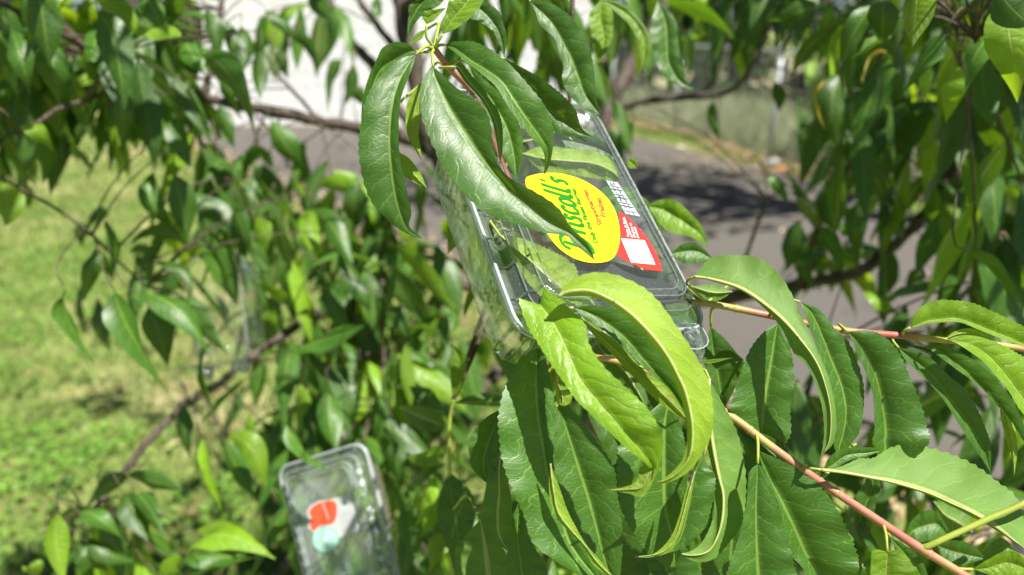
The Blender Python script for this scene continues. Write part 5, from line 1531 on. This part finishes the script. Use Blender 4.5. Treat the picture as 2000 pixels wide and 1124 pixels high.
# ---- the strawberry label on the near lid
zl = .01245
lab = patch("label", fr1, [(1026, 353), (1042, 342), (1075, 338), (1108, 342), (1140, 353), (1170, 372), (1193, 396), (1206, 425), (1211, 460), (1206, 490), (1194, 507), (1175, 513), (1150, 513), (1122, 505), (1098, 490), (1078, 470), (1060, 440), (1040, 395)], zl + .00020, M_YEL, c1, 4)
lab["label"] = "yellow teardrop label with green script"
redp = patch("label", fr1, [(1208, 413), (1224, 422), (1250, 448), (1270, 474), (1285, 500), (1294, 528), (1292, 530), (1262, 527), (1228, 513), (1200, 496), (1212, 470), (1212, 440)], zl + .00012, M_RED, c1)
redp["label"] = "red leaf-shaped label with white square"
patch("blank_square", fr1, [(1213, 466), (1259, 470), (1280, 517), (1233, 513)], zl + .00030, M_WHT, redp)
text_mesh("lettering", "Taste & Rate", fr1, (1231, 464), (1220, 426), zl + .00032, M_WHT, redp)
text_mesh("lettering", "Goûtez et", fr1, (1242, 465), (1233, 436), zl + .00032, M_WHT, redp)
text_mesh("lettering", "évaluez", fr1, (1249, 466), (1241, 444), zl + .00032, M_WHT, redp)
patch("rule", fr1, [(1235.4, 465), (1234.2, 465), (1219, 425), (1220, 425)], zl + .00031, M_WHT, redp)
bar = patch("label", fr1, [(1184, 353), (1206, 357), (1250, 423), (1222, 418)], zl + .00016, plain("printed panel", (.42, .47, .49), .5, .08, 60), c1)
bar["label"] = "small white printed panel"
for i in range(11):
    t_ = (i + .7) / 12
    x0_, y0_ = 1184 + 38 * t_, 353 + 65 * t_; x1_, y1_ = 1206 + 44 * t_, 357 + 66 * t_
    patch("printed_line", fr1, [(x0_ + 1, y0_), (x1_ - 1, y1_), (x1_ - .4, y1_ + .9 + .8 * (i % 3)), (x0_ + 1.6, y0_ + .9 + .8 * (i % 3))], zl + .00030, M_GREY if i % 3 else M_WHT, bar)
rb9 = random.Random(9)
for i in range(16):
    t_, q_ = rb9.uniform(.05, .9), rb9.uniform(.1, .8)
    x0_, y0_ = 1184 + 38 * t_ + (22 + 6 * t_) * q_, 353 + 65 * t_ + 4 * q_
    w_ = rb9.uniform(1.5, 4); h_ = rb9.uniform(1.5, 3.5)
    patch("printed_mark", fr1, [(x0_, y0_), (x0_ + w_, y0_ + .3), (x0_ + w_ + h_ * .6, y0_ + h_), (x0_ + h_ * .6, y0_ + h_ - .3)], zl + .00035, M_GREY, bar)
for q in (.3, .62):
    patch("printed_line", fr1, [(1184 + 22 * q, 353 + 4 * q), (1185.2 + 22 * q, 353.2 + 4 * q), (1223.2 + 28 * q, 418.4 + 5 * q), (1222 + 28 * q, 418.2 + 5 * q)], zl + .00033, M_GREY, bar)
STROKES = [
    [(.10, .02), (.14, .5), (.20, .95)], [(-.12, .78), (.0, .97), (.30, 1.02), (.62, .82), (.66, .45), (.46, .10), (.10, -.02), (-.10, .08)],
    [(.88, .52), (.92, .25), (.92, .0)], [(.92, .28), (1.02, .50), (1.16, .50)],
    [(1.27, .52), (1.26, .14), (1.34, .0), (1.42, .06)], [(1.27, .70), (1.275, .80)],
    [(1.76, .44), (1.64, .54), (1.52, .42), (1.66, .22), (1.62, .02), (1.46, .04)],
    [(2.18, .42), (2.06, .54), (1.88, .34), (1.92, .06), (2.06, -.01), (2.22, .10)],
    [(2.50, .53), (2.34, .44), (2.29, .18), (2.42, -.01), (2.60, .16), (2.58, .42), (2.48, .53)],
    [(2.80, 1.02), (2.77, .6), (2.76, .14), (2.84, .0), (2.94, .08)],
    [(3.10, 1.02), (3.07, .6), (3.06, .14), (3.14, .0), (3.24, .08)],
    [(3.37, 1.0), (3.35, .80)],
    [(3.74, .44), (3.62, .54), (3.50, .42), (3.64, .22), (3.60, .02), (3.44, .04)],
]
script_word("lettering", STROKES, fr1, (1159, 493), (1105, 352), 3.75, zl + .00034, M_GRN, lab, wid=.155, tall=1.25)
text_mesh("lettering", "Only the Finest Berries", fr1, (1169, 476), (1123, 369), zl + .00036, M_GRN, lab, bold=.05)
text_mesh("lettering", "Strawberries", fr1, (1178, 441), (1146, 371), zl + .00034, M_REDT, lab, bold=.035)
text_mesh("lettering", "Fraises", fr1, (1185, 425), (1173, 387), zl + .00034, M_REDT, lab, bold=.035)
# a dark slab just below the lid panel
pv = [plane_pt(fr1, x, y, .0065) for x, y in ((1119, 515), (1132, 507), (1200, 512), (1262, 530), (1332, 568), (1346, 585), (1300, 592), (1220, 580), (1142, 560))]
n_ = len(pv)
mesh_obj("dark_slab", pv + [p - Vector((0, 0, .002)) for p in pv], [tuple(range(n_)), tuple(reversed(range(n_, 2 * n_)))] + [(i, i + n_, (i + 1) % n_ + n_, (i + 1) % n_) for i in range(n_)], M_BLKP, c1, (0, 0, 0), smooth=False, local=True)

# ---- the label on the lower clamshell
z2 = .01245
s5 = 500 / 1735
def q5(x, y): return (400 + x * s5, 800 + y * s5)
lw = patch("label", fr2, [q5(690, 690), q5(720, 648), q5(770, 622), q5(870, 606), q5(970, 576), q5(992, 590), q5(1047, 800), q5(1035, 832), q5(900, 875), q5(850, 800), q5(790, 800), q5(735, 838), q5(700, 800), q5(704, 745)], z2 + .0002, print_mat('soft white print', (.52, .54, .55)), c2)
lw["label"] = "white label with coral and mint shapes"
patch("coral_shape", fr2, [q5(708, 690), q5(760, 640), q5(860, 618), q5(893, 650), q5(888, 740), q5(850, 780), q5(780, 790), q5(735, 825), q5(712, 780), q5(722, 740)], z2 + .0004, M_CORAL, lw, 4)
cc = q5(818, 880)
patch("mint_disc", fr2, [(cc[0] + 25.5 * math.cos(i * .2618), cc[1] + 26 * math.sin(i * .2618)) for i in range(24)], z2 + .0006, M_MINT, lw)
for rr_, mt, dz in ((20, M_MINT2, .0008), (17.5, M_MINT, .0009), (13.5, M_MINT2, .0010), (11, M_MINT, .0011), (6, M_MINT2, .0012)):
    patch("ring_print", fr2, [(cc[0] + rr_ * math.cos(i * .2618), cc[1] + rr_ * 1.02 * math.sin(i * .2618)) for i in range(24)], z2 + dz, mt, lw)
for i in range(6):
    a_, b_ = q5(918 + i * 16, 690 - i * 3), q5(938 + i * 16, 838 - i * 8)
    patch("printed_line", fr2, [a_, (a_[0] + .8, a_[1]), (b_[0] + .8, b_[1]), b_], z2 + .0005, M_GREY2, lw)
a_ = q5(945, 632)
patch("printed_mark", fr2, [(a_[0] - 4, a_[1] - 3), (a_[0] + 4, a_[1] - 4), (a_[0] + 5, a_[1] + 4), (a_[0] - 3, a_[1] + 5)], z2 + .0005, plain("dark green print", (.05, .2, .12), .5), lw)
a1, b1_ = q5(800, 640), q5(835, 745)
patch("printed_line", fr2, [a1, (a1[0] + 1.4, a1[1]), (b1_[0] + 1.4, b1_[1]), b1_], z2 + .0006, M_WHT, lw)
